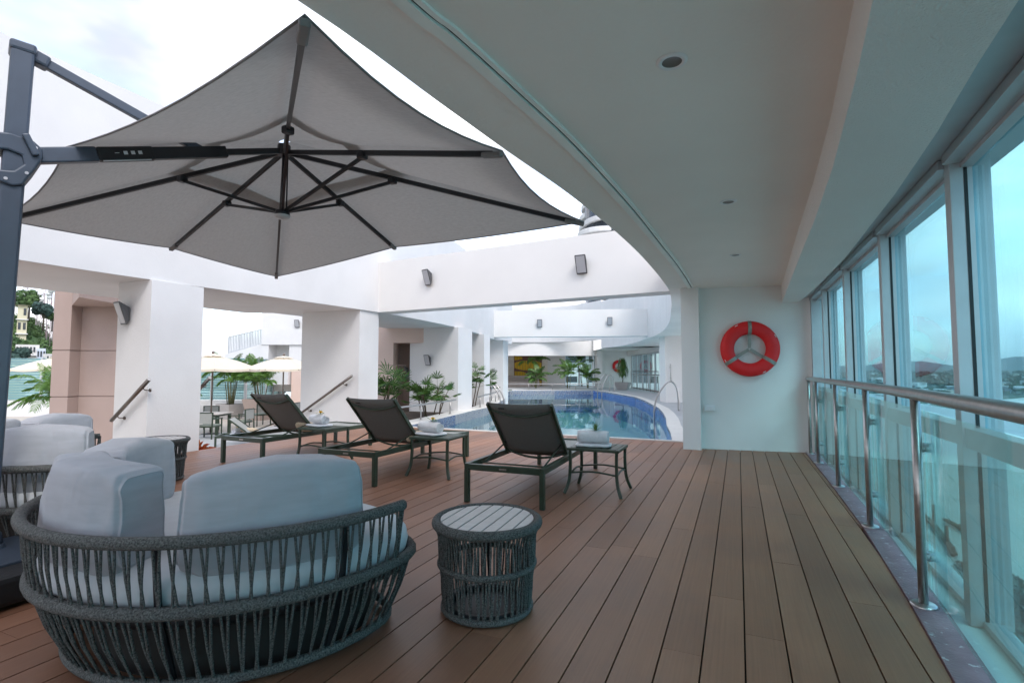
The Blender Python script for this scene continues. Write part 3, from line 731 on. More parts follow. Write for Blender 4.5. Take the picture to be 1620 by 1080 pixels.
for k, tp in enumerate(tips[:7]):
    m_ = MB(); a = AP+Vector((0, 0, -.03)); m_.bar(a, tp.lerp(a, .03)+Vector((0, 0, -.0)), .022, .034); rb = part('rib', m_, mAnthF, cp)
    m_ = MB(); m_.bar(tp.lerp(AP, .065)-Vector((0, 0, .01)), tp.lerp(AP, .0), .040, .030); part('rib_tip', m_, mHem, rb, bevel=.008)
    jt = a.lerp(tp, .36 if k % 2 == 0 else .44)
    if k != 7:
        m_ = MB(); m_.bar(hubL, jt-Vector((0, 0, .03)), .018, .024); part('strut', m_, mAnthF, rb)
        m_ = MB(); m_.cbox(jt-Vector((0, 0, .02)), (.06, .06, .05)); part('joint', m_, mAnthF, rb, bevel=.01)
m_ = MB(); m_.cyl(AP-Vector((0, 0, .06)), .05, .09, 20); part('crown', m_, mAnthF, cp, bevel=.01)
m_ = MB(); m_.cyl(hubL+Vector((0, 0, .0)), .012, AP.z-hubL.z, 10); m_.tube([hubL+Vector((.02, .02, 0)), AP+Vector((.02, .02, -.05))], .006, 6); part('hub_tube', m_, mAnthF, cp)
m_ = MB(); m_.cyl(hubL-Vector((0, 0, .035)), .055, .05, 24); h_ = part('hub', m_, mAnthF, cp, bevel=.008)
m_ = MB(); m_.lathe(hubL-Vector((0, 0, .036)), [(.062, .012), (.06, 0), (.045, -.012), (0, -.018)], 24); part('hub_cap', m_, M('pale_cap', (.5, .5, .5), .4), cp)
# mast
mast = Vector((-3.82, 1.55, 0)); ma_ = math.atan2(AP.y-mast.y, AP.x-mast.x)
def mloc(u, v, z):
    o_ = lerp(.135, .055, z/3.1); return Vector((mast.x-.915*o_+cos(ma_)*u-sin(ma_)*v, mast.y-.403*o_+sin(ma_)*u+cos(ma_)*v, z))
m_ = MB(); m_.bar(mloc(0, 0, .17), mloc(0, 0, 3.09), .14, .105, mloc(1, 0, 0)-mloc(0, 0, 0)); part('mast', m_, mAnth, cp, bevel=.014)
m_ = MB(); m_.cbox(mloc(0, 0, 3.10), (.12, .155, .06), ma_); m_.bar(mloc(0, 0, 3.10), mloc(.12, 0, 3.065), .09, .075); part('mast_cap', m_, mAnth, cp, bevel=.016)
strut_end = mloc(0, 0, 2.47).lerp(AP, .62)
m_ = MB(); m_.bar(mloc(.10, 0, 3.07), strut_end, .045, .058); part('tie_arm', m_, mAnth, cp, bevel=.006)
A0 = mloc(.05, 0, 2.475); A1 = AP-Vector((0, 0, .02))
m_ = MB(); m_.bar(A0, A0.lerp(A1, .72), .05, .080); m_.bar(A0.lerp(A1, .70), A1, .036, .045); arm = part('arm', m_, mAnthF, cp, bevel=.006)
m_ = MB(); m_.bar(A0.lerp(A1, .02), A0.lerp(A1, .22), .058, .094); part('arm_sleeve', m_, mAnth, arm, bevel=.008)
# control panel with three pale keys on the camera side of the arm
ad = (A1-A0).normalized(); sdv = ad.cross(Vector((0, 0, 1))).normalized()
if sdv.dot(Vector((0, 0, 1.2))-A0) < 0: sdv = -sdv
pc = A0.lerp(A1, .34)
m_ = MB(); m_.bar(A0.lerp(A1, .22), A0.lerp(A1, .42), .060, .090); part('control_panel', m_, mBase, arm, bevel=.012)
mKey = M('pale_key', (.62, .64, .66), .4)
for k in range(3):
    c = A0.lerp(A1, .315+.026*k)+sdv*.033
    m_ = MB(); m_.bar(c-ad*.011, c+ad*.011, .004, .022, (0, 0, 1)); part('key', m_, mKey, arm, bevel=.001)
c = A0.lerp(A1, .285)+sdv*.033; m_ = MB(); m_.bar(c-ad*.012, c+ad*.012, .004, .003); part('key_dash', m_, mKey, arm)
m_ = MB(); c0 = A0.lerp(A1, .24)+sdv*.028; c1 = A0.lerp(A1, .41)+sdv*.028; m_.tube([c0-Vector((0, 0, .05)), c1-Vector((0, 0, .05))], .0045, 6); part('light_strip', m_, mKey, arm)
# crank block: a curved bracket clamped on the mast
def poly_plate(pts, half, name, mat_, par, bev=.01):
    n_ = len(pts); V = [mloc(u, -half, z) for u, z in pts]+[mloc(u, half, z) for u, z in pts]
    m_ = MB(); m_.add(V, [tuple(range(n_)), tuple(range(n_, 2*n_))[::-1]]+[(i, (i+1) % n_, n_+(i+1) % n_, n_+i) for i in range(n_)])
    return part(name, m_, mat_, par, bevel=bev)
blk = poly_plate([(-.16, 2.44), (-.16, 2.54), (-.03, 2.565), (.075, 2.55), (.115, 2.515), (.12, 2.46), (.085, 2.37), (.04, 2.275), (.0, 2.26), (-.12, 2.29), (-.12, 2.33), (.0, 2.35), (.04, 2.40), (.03, 2.45), (-.03, 2.465)], .088, 'crank_bracket', mAnth, cp)
m_ = MB(); m_.bar(mloc(.035, -.10, 2.575), mloc(.09, -.10, 2.46), .03, .035, (0, 0, 1)); part('latch_lever', m_, mAnth, blk, bevel=.008)
for (u, z) in ((-.08, 2.53), (.045, 2.54), (.085, 2.51), (.055, 2.35), (-.03, 2.295)):
    m_ = MB(); a = mloc(u, -.088, z); b = mloc(u, -.093, z); m_.tube([a, b], .009, 12); part('bolt', m_, mSteel, blk)
m_ = MB(); m_.cyl(mloc(0, 0, .17), .10, .04, 28, .09); m_.cyl(mloc(0, 0, .21), .085, .06, 28, .075); part('mast_socket', m_, mAnth, cp, bevel=.006)
m_ = MB(); m_.cbox((-3.74, 1.22, .095), (.95, .78, .15), ma_+R(20)); part('base_box', m_, mBase, cp, bevel=.03)
m_ = MB(); m_.cbox((-3.82, 1.50, .175), (.55, .55, .02), ma_+R(20)); part('base_plate', m_, mAnth, cp, bevel=.006)

# ================================================================== ROPE SOFAS
def ring_pts(cx, cy, z, r_, a0, a1, n_):
    return [Vector((cx+r_*cos(R(lerp(a0, a1, k/n_))), cy+r_*sin(R(lerp(a0, a1, k/n_))), z)) for k in range(n_+1)]
def cushion_arc(a0, a1, rout, thick, z0, h, seed, lean=.10, parent=None):
    """puffy back cushion following the arc, radial thickness `thick`"""
    am = (a0+a1)/2; half = (a1-a0)/2; NU, NV = 44, 40; V = []
    def sup(t_, e): c, s__ = cos(t_), sin(t_); return math.copysign(abs(c)**e, c), math.copysign(abs(s__)**e, s__)
    m_ = MB()
    # superellipsoid-like box: latitude v along arc, longitude around cross-section
    def fn(u, v):
        la = -pi/2+pi*v; lo = 2*pi*u
        cl, sl = sup(la, .12); cx_, sx_ = sup(lo, .26)
        X_ = sl; Yc = cl*cx_; Zc = cl*sx_
        puff = 1+.16*(1-X_*X_)*(1-Zc*Zc)
        ang = R(am+half*X_*(1-.03*Zc)); z = z0+h/2+h/2*Zc*(1-.12*X_**2+.05*sin(2.2*X_+seed*2))
        rad = rout-thick/2+thick/2*Yc*puff-lean*(z-z0)*.35
        p_ = Vector((rad*cos(ang), rad*sin(ang), z))
        nv_ = mnoise.noise(p_*3.5+Vector((seed, 0, 0)))*.030+mnoise.noise(p_*10+Vector((0, seed, 0)))*.009
        # creases running in from the corners
        ed = max(abs(X_)**6, abs(Zc)**6)
        cr = sin(26*(X_*.9+Zc*.5)+seed+4*mnoise.noise(p_*6))*.0035*ed+mnoise.noise(Vector((p_.x*3, p_.y*3, p_.z*16+seed)))*.006*(abs(X_)**3)-.008*math.exp(-((abs(X_)-.97)/.02)**2)
        d = Vector((cos(ang), sin(ang), .5*Zc)); return p_+d*(nv_+cr)
    m_.grid(fn, NU*2, NV*2)
    for vv in (.115, .885): m_.tube([fn(k/72, vv) for k in range(72)], .0035, 5, closed=True)
    return m_
def sofa():
    r_ = thing('rope_sofa', 'sofa', 'sofa', (0, 0, 0), 'round rope sofas with grey cushions')
    A0_, A1_ = -2, -182
    rt, rm, rb_, zt, zm, zb = .92, .885, .76, .60, .345, .035
    def k_(a):   # outline: round back, shallow curved front
        a = a % 360
        if a > 180: return 1.
        t_ = R(a); q_ = .42; e = 2.4
        return (abs(cos(t_))**e+abs(sin(t_)/q_)**e)**(-1/e)
    def ring_pts(cx, cy, z, r_0, a0, a1, n_):
        return [Vector((r_0*k_(lerp(a0, a1, k/n_))*cos(R(lerp(a0, a1, k/n_))), r_0*k_(lerp(a0, a1, k/n_))*sin(R(lerp(a0, a1, k/n_))), z)) for k in range(n_+1)]
    top = ring_pts(0, 0, zt, rt, A0_, A1_, 80)
    # ends of the top rail dip down to the middle ring
    e0 = [Vector((rm*cos(R(A0_+3)), rm*sin(R(A0_+3)), zm)), Vector((.965*cos(R(A0_+2.2)), .965*sin(R(A0_+2.2)), zm+.13)), Vector((.98*cos(R(A0_+1)), .98*sin(R(A0_+1)), zt-.045))]
    e1 = [Vector((.98*cos(R(A1_-1)), .98*sin(R(A1_-1)), zt-.045)), Vector((.965*cos(R(A1_-2.2)), .965*sin(R(A1_-2.2)), zm+.13)), Vector((rm*cos(R(A1_-3)), rm*sin(R(A1_-3)), zm))]
    part('top_rail', MB().tube(top, .0235, 14), mRope, r_)
    part('middle_ring', MB().tube(ring_pts(0, 0, zm, rm, 0, 354, 90)[:-0 or None], .024, 12, closed=True), mRope, r_)
    part('base_ring', MB().tube(ring_pts(0, 0, zb, rb_, 0, 354, 90), .020, 10, closed=True), mRope, r_)
    rr = random.Random(3)
    def P(a, r0, z0): return Vector((r0*k_(a)*cos(R(a)), r0*k_(a)*sin(R(a)), z0))
    m_ = MB(); n_ = 112
    for k in range(n_):
        a = lerp(A0_-.5, A1_+.5, k/(n_-1)); j = rr.uniform(-.5, .5)
        off = 1.5 if k % 2 else -.9
        a2 = a+off+j
        m_.tube([P(a, rt-.005, zt), P((a+a2)/2, (rt+rm)/2+.004, (zt+zm)/2), P(a2, rm, zm)], .0050, 6, caps=False)
    for aa in (A0_, A1_):
        m_.tube([P(aa, rt, zt), P(aa, rm, zm)], .009, 8)
    part('back_ropes', m_, mRope, r_)
    m_ = MB(); n_ = 200
    for k in range(n_):
        a = 360*k/n_; j = rr.uniform(-.4, .4); a2 = a+(1.1 if k % 2 else -1.0)+j
        m_.tube([P(a, rm, zm), P((a+a2)/2, (rm+rb_)/2+.012, (zm+zb)/2), P(a2, rb_, zb)], .0052, 6, caps=False)
    part('skirt_ropes', m_, mRope, r_)
    for a in (-20, -62, -105, -150):
        m_ = MB(); m_.bar(P(a, rt-.02, zt), P(a, rm-.018, zm), .022, .012, P(a, 1, 0)); m_.bar(P(a, rm-.018, zm), P(a, rb_-.01, zb), .022, .012, P(a, 1, 0)); part('frame_bar', m_, mAnthF, r_)
    def klathe(prof, n_):
        q_ = MB(); q_.lathe((0, 0, 0), prof, n_)
        for v in q_.v:
            f_ = k_(math.degrees(math.atan2(v.y, v.x))); v.x *= f_; v.y *= f_
        return q_
    m_ = klathe([(0, .27), (.84, .27), (.85, .30), (.84, .32), (0, .32)], 96); part('seat_platform', m_, mAnthF, r_)
    m_ = klathe([(.66, .0), (.68, .27)], 64); part('base_skirt', m_, mDark, r_)
    prof = [(0, .325), (.7, .325), (.82, .33), (.855, .355), (.865, .40), (.855, .44), (.82, .468), (.78, .478), (.6, .485), (.3, .488), (0, .488)]
    m_ = klathe(prof, 144); part('seat_cushion', m_, mSeat, r_)
    for i, (a0, a1, z0, h, le) in enumerate(((-59, -13, .44, .40, .12), (-131, -73, .44, .40, .12), (-176, -139, .44, .39, .18))):
        m_ = cushion_arc(a0, a1, .865, .22, z0, h, 1.7*i+.6, le); part('back_cushion', m_, mCush, r_, subsurf=0)
    return r_
sofaA = sofa(); sofaA.location = (-2.305, 1.965, 0)
sofaA['label'] = 'curved grey rope sofa in the foreground with plump grey back cushions'
sofaB = dup(sofaA, (-4.50, 2.42, 0), R(-22), 'curved rope sofa standing behind the parasol mast, its pale round seat showing')

# ================================================================== ROPE SIDE TABLES
def rope_table():
    r_ = thing('rope_side_table', 't', 'side table', (0, 0, 0), 'round rope side tables with slatted tops')
    H = .455
    def circ(r0, z, n_=64): return [Vector((r0*cos(2*pi*k/n_), r0*sin(2*pi*k/n_), z)) for k in range(n_)]
    part('top_ring', MB().tube(circ(.258, H-.022), .0235, 14, closed=True), mRope, r_)
    part('middle_ring', MB().tube(circ(.238, .235), .015, 12, closed=True), mRope, r_)
    part('base_ring', MB().tube(circ(.218, .024), .016, 12, closed=True), mRope, r_)
    rr = random.Random(11)
    for (nm, r0, z0, r1, z1, md) in (('upper_ropes', .262, H-.03, .240, .24, -.008), ('lower_ropes', .238, .23, .219, .03, -.002)):
        m_ = MB(); n_ = 84
        for k in range(n_):
            a = 2*pi*k/n_+rr.uniform(-.012, .012); a2 = a+rr.uniform(-.035, .035)+(.02 if k % 2 else -.02)
            am = (a+a2)/2; rm_ = (r0+r1)/2+md; q1 = (2*r0+r1)/3+md*1.2
            m_.tube([(r0*cos(a), r0*sin(a), z0), (q1*cos(a), q1*sin(a), lerp(z0, z1, .3)), (rm_*cos(am), rm_*sin(am), lerp(z0, z1, .6)), (r1*cos(a2), r1*sin(a2), z1)], rr.uniform(.0048, .0062), 6, caps=False)
        part(nm, m_, mRope, r_)
    # slatted top: seven planks clipped by the circle
    W_ = .0625; g = .009; RR = .236; k0 = -3.5
    for k in range(8):
        x0 = (k-4)*W_+g/2; x1 = (k-3)*W_-g/2
        x0c, x1c = max(x0, -RR+.002), min(x1, RR-.002)
        P = []
        for j in range(9): x = lerp(x0c, x1c, j/8); P.append((x, -math.sqrt(max(0, RR*RR-x*x))))
        for j in range(9): x = lerp(x1c, x0c, j/8); P.append((x, math.sqrt(max(0, RR*RR-x*x))))
        m_ = MB(); m_.prism(P, H-.022, H-.006); part('top_slat', m_, mTabTop, r_)
    m_ = MB(); m_.cyl((0, 0, H-.035), .236, .010, 48); part('sub_top', m_, mAnthF, r_)
    m_ = MB(); m_.lathe((0, 0, .03), [(.205, .0), (.205, .012), (.17, .012), (.17, 0)], 40); m_.cyl((0, 0, .012), .2, .008, 40); part('base_disc', m_, mAnthF, r_)
    for a in (20, 110, 200, 290):
        m_ = MB(); c, s_ = cos(R(a)), sin(R(a)); m_.tube([(.245*c, .245*s_, H-.03), (.225*c, .225*s_, .235), (.208*c, .208*s_, .03)], .006, 6); part('frame_rod', m_, mAnthF, r_)
    for a in (45, 165, 285):
        m_ = MB(); m_.cyl((.18*cos(R(a)), .18*sin(R(a)), 0), .012, .014, 10); part('foot', m_, mBase, r_)
    return r_
rt1 = rope_table(); rt1.location = (-1.19, 2.385, 0); rt1.rotation_euler = (0, 0, R(4))
rt1['label'] = 'round dark rope side table with slatted top, alone right of the front sofa'
dup(rt1, (-5.80, 3.62, 0), R(70), 'round rope side table between the rear sofa and the first white column')

# ================================================================== SUN LOUNGERS (head end at y=0, foot towards +Y)
def lounger(sling=mSling, frame=mGreen, ang=46):
    r_ = thing('sun_lounger', 'l', 'sun lounger', (0, 0, 0), 'green framed sun loungers on the deck')
    W2, L, H = .385, 2.05, .35
    for s_ in (-1, 1):
        x = s_*(W2-.022)
        part('side_rail', MB().box((x-.02, 0, H-.055), (x+.02, L, H)), frame, r_, bevel=.003)
        for y in (0.0, L-.05):
            part('leg', MB().box((x-.021, y-.001, .004), (x+.021, y+.047, H-.05)), frame, r_, bevel=.003)
            part('foot_pad', MB().box((x-.019, y+.003, 0), (x+.019, y+.043, .005)), mBase, r_)
    part('end_rail', MB().box((-W2+.043, .0, H-.058), (W2-.043, .04, H-.003)), frame, r_, bevel=.003)
    part('end_rail', MB().box((-W2+.043, L-.04, H-.058), (W2-.043, L, H-.003)), frame, r_, bevel=.003)
    m_ = MB(); m_.box((-.035, -.003, H-.038), (.035, -.0005, H-.024)); part('maker_plate', m_, mSteel, r_)
    # backrest hinged at y=.92
    hy = .90; Lb = .74; c, s2 = cos(R(ang)), sin(R(ang))
    def B(x, u, o=0): return Vector((x, hy-u*c-o*s2, H-.01+u*s2-o*c))
    for s_ in (-1, 1):
        x = s_*(W2-.055)
        part('back_stile', MB().bar(B(x, -.03), B(x, Lb), .026, .040, B(0, 0, 1)-B(0, 0)), frame, r_, bevel=.004)
    for u, bow in ((Lb-.09, .05), (.02, .06)):
        pts = [B(x, u-bow*(1-(x/(W2-.07))**2), .035*(1-(x/(W2-.07))**2)+.004) for x in [lerp(-(W2-.07), W2-.07, k/10) for k in range(11)]]
        part('back_cross_bar', MB().tube(pts, .012, 8), frame, r_)
    m_ = MB()
    m_.grid(lambda a, b: B(lerp(-(W2-.062), W2-.062, a), lerp(-.02, Lb+.012, b), .016*(1-(2*a-1)**2)+.0), 10, 8)
    o = part('back_sling', m_, sling, r_); md = o.modifiers.new('s', 'SOLIDIFY'); md.thickness = .004
    m_ = MB(); m_.bar(B(-.22, Lb-.045, .024), B(-.16, Lb-.045, .024), .014, .003, B(0, 0, 1)-B(0, 0)); part('maker_tag', m_, mSeam, r_)
    # seat sling
    m_ = MB(); m_.grid(lambda a, b: Vector((lerp(-W2+.045, W2-.045, a), lerp(hy, L-.03, b), H-.008-.012*(1-(2*a-1)**2))), 8, 6)
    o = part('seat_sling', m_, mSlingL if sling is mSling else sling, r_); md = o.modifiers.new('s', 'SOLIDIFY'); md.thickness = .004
    # prop struts from the stiles down to the side rails
    for s_ in (-1, 1):
        x = s_*(W2-.085)
        part('prop_strut', MB().tube([B(x, .16, .01), (x, .26, H-.03)], .008, 8), frame, r_)
    part('prop_bar', MB().tube([(-(W2-.045), .26, H-.032), (W2-.045, .26, H-.032)], .008, 8), frame, r_)
    return r_
lg = lounger(); lg.location = (-1.93, 4.17, 0); lg.rotation_euler = (0, 0, R(1.5))
lg['label'] = 'dark green sun lounger nearest the glass wall, in front of the pool'
l2 = dup(lg, (-3.82, 4.30, 0), R(0.5), 'dark green sun lounger in the middle, between the two towel tables')
l3 = dup(lg, (-5.80, 4.62, 0), R(-1), 'dark green sun lounger farthest left, by the terrace stairs')

def green_table():
    r_ = thing('green_side_table', 't', 'side table', (0, 0, 0), 'low green metal side tables')
    H = .445; a, b = .255, .225
    m_ = MB(); m_.box((-a, -b, H-.03), (a, b, H-.004)); part('frame_top', m_, mGreen, r_, bevel=.004)
    for k in range(6):
        x0 = -a+.028+k*(2*a-.056)/6; m_ = MB(); m_.box((x0+.003, -b+.03, H-.006), (x0+(2*a-.056)/6-.003, b-.03, H)); part('top_slat', m_, mGreen, r_, bevel=.0015)
    for sx in (-1, 1):
        for sy in (-1, 1):
            pts = catmull([(sx*(a-.025), sy*(b-.025), H-.03), (sx*(a-.028), sy*(b-.026), .28), (sx*(a-.018), sy*(b-.014), .12), (sx*(a+.02), sy*(b+.018), .004)], 4)
            m_ = MB()
            for p_, q_ in zip(pts, pts[1:]): m_.bar(p_, q_+(q_-p_)*.06, .026, .026, (0, 1, 0))
            part('leg', m_, mGreen, r_)
    for sy in (-1, 1):
        part('stretcher', MB().tube(catmull([(-a+.03, sy*(b-.022), .20), (0, sy*(b-.022), .222), (a-.03, sy*(b-.022), .20)], 5), .009, 8), mGreen, r_)
    for sx in (-1, 1):
        part('stretcher', MB().tube(catmull([(sx*(a-.028), -b+.03, .19), (sx*(a-.028), 0, .215), (sx*(a-.028), b-.03, .19)], 5), .009, 8), mGreen, r_)
    return r_
gt = green_table(); gt.location = (-1.30, 5.08, 0); gt['label'] = 'green metal side table beside the lounger nearest the glass wall'
dup(gt, (-3.20, 5.14, 0), R(2), 'green metal side table between the middle and the right lounger')
dup(gt, (-5.08, 5.30, 0), R(-3), 'green metal side table between the left and the middle lounger')

def towel(kind, loc, rz, label):
    r_ = thing('rolled_towel', label, 'towel', loc, 'rolled white towels on the green tables')
    o = Vector(loc); mz = Matrix.Translation(o) @ Matrix.Rotation(rz, 4, 'Z')
    # folded base layer
    m_ = MB()
    def slab(u, v, z0, h, a, b, sd_):
        la = -pi/2+pi*v; lo = 2*pi*u; f = lambda t_, e: math.copysign(abs(t_)**e, t_)
        cl = f(cos(la), .3); x = a*cl*f(cos(lo), .3); y = b*cl*f(sin(lo), .3)
        return Vector((x, y, z0+h/2+h/2*f(sin(la), .6)+mnoise.noise(Vector((x*14, y*14, sd_)))*.004))
    m_.grid(lambda u, v: slab(u, v, 0.002, .030, .175, .115, 1), 40, 14)
    m_.xf(mz); part('folded_base', m_, mTowel, r_)
    # the roll: spiral cross-section extruded along x
    m_ = MB(); n_ = 90; T_ = 3.3*2*pi; rad0 = .068; th = .014
    sec = []
    for k in range(n_+1):
        a = T_*k/n_; rr_ = rad0-(rad0-.010)*(a/T_); sec.append((a, rr_))
    ring = [(rr_*cos(a+pi/2)*1.12, rr_*sin(a+pi/2)*.92) for a, rr_ in sec]+[((rr_-th*.86)*cos(a+pi/2)*1.12, (rr_-th*.86)*sin(a+pi/2)*.92) for a, rr_ in sec[::-1] if rr_-th*.86 > .0]
    L = .155; NS = 12; base = len(m_.v); V = []
    m0 = len(ring)
    for j in range(NS+1):
        x = lerp(-L, L, j/NS)
        for (y, z) in ring:
            w_ = mnoise.noise(Vector((x*9, y*16, z*16)))*.004
            e_ = 1-.05*(abs(2*j/NS-1)**6)
            V.append((x+w_*2, y*e_*(1+w_*6), .092+z*e_+w_))
    F = [(j*m0+i, j*m0+(i+1) % m0, (j+1)*m0+(i+1) % m0, (j+1)*m0+i) for j in range(NS) for i in range(m0)]
    m_.add(V, F, True)
    h_ = len(sec)
    for j in (0, NS):
        for i in range(min(h_, m0-h_)-1): m_.f.append([j*m0+i, j*m0+i+1, j*m0+m0-2-i, j*m0+m0-1-i]); m_.sm.append(False)
    m_.xf(mz); part('roll', m_, mTowel, r_)
    if kind == 'flower':
        g = thing('flower_sprig', 'yellow flower with green leaves resting on the towel', 'flower', o+Vector((0, 0, .14)), 'small flowers laid on the towels')
        rr = random.Random(int(loc[0]*10)); m_ = MB()
        for k in range(9):
            a = rr.uniform(0, 6.28); el = rr.uniform(.1, .6); l_ = rr.uniform(.07, .13); d = Vector((cos(a)*cos(el), sin(a)*cos(el), sin(el))); s_ = d.cross(Vector((0, 0, 1))).normalized()*.010
            p0 = o+mz.to_3x3() @ Vector((.03, 0, 0))+Vector((0, 0, .156)); m_.add([p0, p0+d*l_*.5+s_, p0+d*l_, p0+d*l_*.5-s_], [(0, 1, 2, 3)])
        part('leaves', m_, mLeaf, g)
        m_ = MB(); c = o+mz.to_3x3() @ Vector((.03, 0, 0))+Vector((0, 0, .178))
        for lay in range(3):
            for k in range(7):
                a = 2*pi*k/7+lay*.4; el = .3+lay*.45; d = Vector((cos(a)*cos(el), sin(a)*cos(el), sin(el))); s_ = Vector((-sin(a), cos(a), 0))*.012; q_ = .048-lay*.008
                m_.add([c, c+d*q_*.6+s_, c+d*q_, c+d*q_*.6-s_], [(0, 1, 2, 3)])
        part('petals', m_, mFlower, g)
    else:
        g = thing('leaf_sprig', 'spiky green sprig resting on the towel', 'sprig', o+Vector((0, 0, .14)))
        rr = random.Random(5); m_ = MB()
        for k in range(46):
            a = rr.uniform(0, 6.28); el = rr.uniform(.0, 1.3); l_ = rr.uniform(.05, .12); d = Vector((cos(a)*cos(el), sin(a)*cos(el), sin(el))); s_ = d.cross(Vector((.1, 0, 1))).normalized()*.004
            p0 = o+mz.to_3x3() @ Vector((.02, 0, 0))+Vector((0, 0, .155)); m_.add([p0-s_, p0+s_, p0+d*l_*.6+s_*.8, p0+d*l_, p0+d*l_*.6-s_*.8], [(0, 1, 2, 3, 4)])
        part('leaves', m_, mLeaf, g)
    return r_, g
t1, g1 = towel('sprig', (-1.33, 5.02, .445), R(8), 'rolled white towel with a green sprig on the side table nearest the glass wall')
t2, g2 = towel('flower', (-3.29, 5.12, .445), R(-12), 'rolled white towel with a yellow flower on the middle green table')
t3, g3 = towel('flower', (-5.17, 5.30, .445), R(-14), 'rolled white towel with an orange yellow flower on the leftmost green table')
g1['label'] = 'spiky green sprig lying on the rightmost rolled towel'
g2['label'] = 'small yellow flower lying on the middle rolled towel'; g3['label'] = 'orange yellow flower lying on the leftmost rolled towel'
def pillow(loc, rz, tilt, label, d=(.36, .24, .10)):
    m_ = MB(); f = lambda t_, e: math.copysign(abs(t_)**e, t_)
    def fn(u, v):
        la = -pi/2+pi*v; lo = 2*pi*u; cl = cos(la)**.6 if cos(la) > 0 else 0
        x, y = f(cos(lo), .55)*cl, f(sin(lo), .55)*cl; return Vector((x*d[0]/2, y*d[1]/2, d[2]/2*f(sin(la), .8)))
    m_.grid(fn, 32, 16); m_.xf(Matrix.Translation(loc) @ Matrix.Rotation(rz, 4, 'Z') @ Matrix.Rotation(tilt, 4, 'X'))
    return solo('head_pillow', m_, mPillow, label, 'pillow', loc, 'beige pillows on the loungers')
pillow((-5.56, 5.44, .41), R(20), R(-45), 'beige woven pillow on the lounger farthest left', (.26, .18, .08))
pillow((-3.55, 5.26, .40), R(70), R(-30), 'beige woven pillow on the middle lounger', (.3, .2, .1))

# ================================================================== PLANTS
def frond(m_, p0, az, el, L, droop, nl=26, lw=.034, ll=.32, rr=random, curl=.5):
    d = Vector((cos(az)*cos(el), sin(az)*cos(el), sin(el))); p = Vector(p0); pts = [p.copy()]; st = L/12
    for k in range(12):
        p = p+d*st; d = (d+Vector((0, 0, -droop/12))).normalized(); pts.append(p.copy())
    m_.tube(pts, [lerp(.008, .002, k/12) for k in range(13)], 4, caps=False)
    for k in range(nl):
        t_ = .18+.82*k/(nl-1); i = min(11, int(t_*12)); c = pts[i].lerp(pts[i+1], t_*12-i); dr = (pts[i+1]-pts[i]).normalized()
        sd_ = dr.cross(Vector((0, 0, 1))).normalized(); l_ = ll*(.35+.65*sin(pi*min(1, t_*.92+.06)))*rr.uniform(.85, 1.1)
        for s_ in (-1, 1):
            q = (dr*.75+sd_*s_*.8+Vector((0, 0, rr.uniform(-.05, .25)))).normalized(); w_ = dr*lw*.5
            mid = c+q*l_*.55; end = c+q*l_+Vector((0, 0, -l_*curl*rr.uniform(.6, 1.1)))
            m_.add([c-w_*.5, c+w_*.5, mid+w_, end, mid-w_], [(0, 1, 2, 3, 4)])
def potted_palm(name, label, loc, h, pot=(.8, .72), nf=16, L=1.3, seed=1, pm=None, n_stem=5, group='potted palms', leaf=None, droop=1.5, ll=.34, tall=False, potshape=True):
    r_ = thing(name, label, 'potted palm', loc, group); o = Vector(loc); rr = random.Random(seed)
    w_, ph = pot
    if potshape:
        a, b = w_*.36, w_/2; V = [(x*a, y*a, 0) for x, y in ((-1,-1),(1,-1),(1,1),(-1,1))]+[(x*b, y*b, ph) for x, y in ((-1,-1),(1,-1),(1,1),(-1,1))]+[(x*b*.9, y*b*.9, ph) for x, y in ((-1,-1),(1,-1),(1,1),(-1,1))]+[(x*b*.88, y*b*.88, ph-.06) for x, y in ((-1,-1),(1,-1),(1,1),(-1,1))]
        F = [(0,3,2,1)]+[(i, (i+1) % 4, 4+(i+1) % 4, 4+i) for i in range(4)]+[(4+i, 4+(i+1) % 4, 8+(i+1) % 4, 8+i) for i in range(4)]+[(8+i, 8+(i+1) % 4, 12+(i+1) % 4, 12+i) for i in range(4)]
        m_ = MB(); m_.add([Vector(v)+o for v in V], F); pp = part('planter', m_, pm or mPot, r_)
        m_ = MB(); m_.add([Vector(V[12+i])+o for i in range(4)], [(0, 1, 2, 3)]); part('soil', m_, mSoil, pp)
    ml, ms = MB(), MB()
    for k in range(n_stem):
        a = rr.uniform(0, 6.28); r0 = rr.uniform(.03, w_*.22); sh = (h-ph)*rr.uniform(.35, .62) if not tall else (h-ph)*rr.uniform(.6, .75)
        b0 = o+Vector((cos(a)*r0, sin(a)*r0, ph-.05)); b1_ = o+Vector((cos(a)*(r0+sh*.16), sin(a)*(r0+sh*.16), ph+sh))
        ms.tube([b0, b0.lerp(b1_, .5)+Vector((cos(a)*-.02, 0, 0)), b1_], [.022, .018, .012], 7)
        for j in range(max(2, nf//n_stem)):
            az = rr.uniform(0, 6.28); el = rr.uniform(.5, 1.35); frond(ml, b1_, az, el, L*rr.uniform(.7, 1.05), droop*rr.uniform(.7, 1.2), rr=rr, ll=ll)
    part('stems', ms, mStem, r_); part('foliage', ml, leaf or mLeaf, r_); return r_
ZT = -.95
potted_palm('potted_palm', 'tall feathery palm in a grey tapered planter behind the dining table', tuple(wing(-12.4, 22.7, ZT)), 3.3, (.85, .66), 44, 1.15, 3, n_stem=9)
potted_palm('potted_palm', 'bushy yellow green palm in a taupe planter right of the tall palm', tuple(wing(-10.9, 22.4, ZT)), 2.6, (1.1, .9), 44, 1.1, 5, mPotP, n_stem=8)
potted_palm('potted_palm', 'bright green arching palm behind the far left parasol', (-20.9, 9.55, ZT), 2.1, (.7, .55), 26, 1.5, 9, n_stem=5)
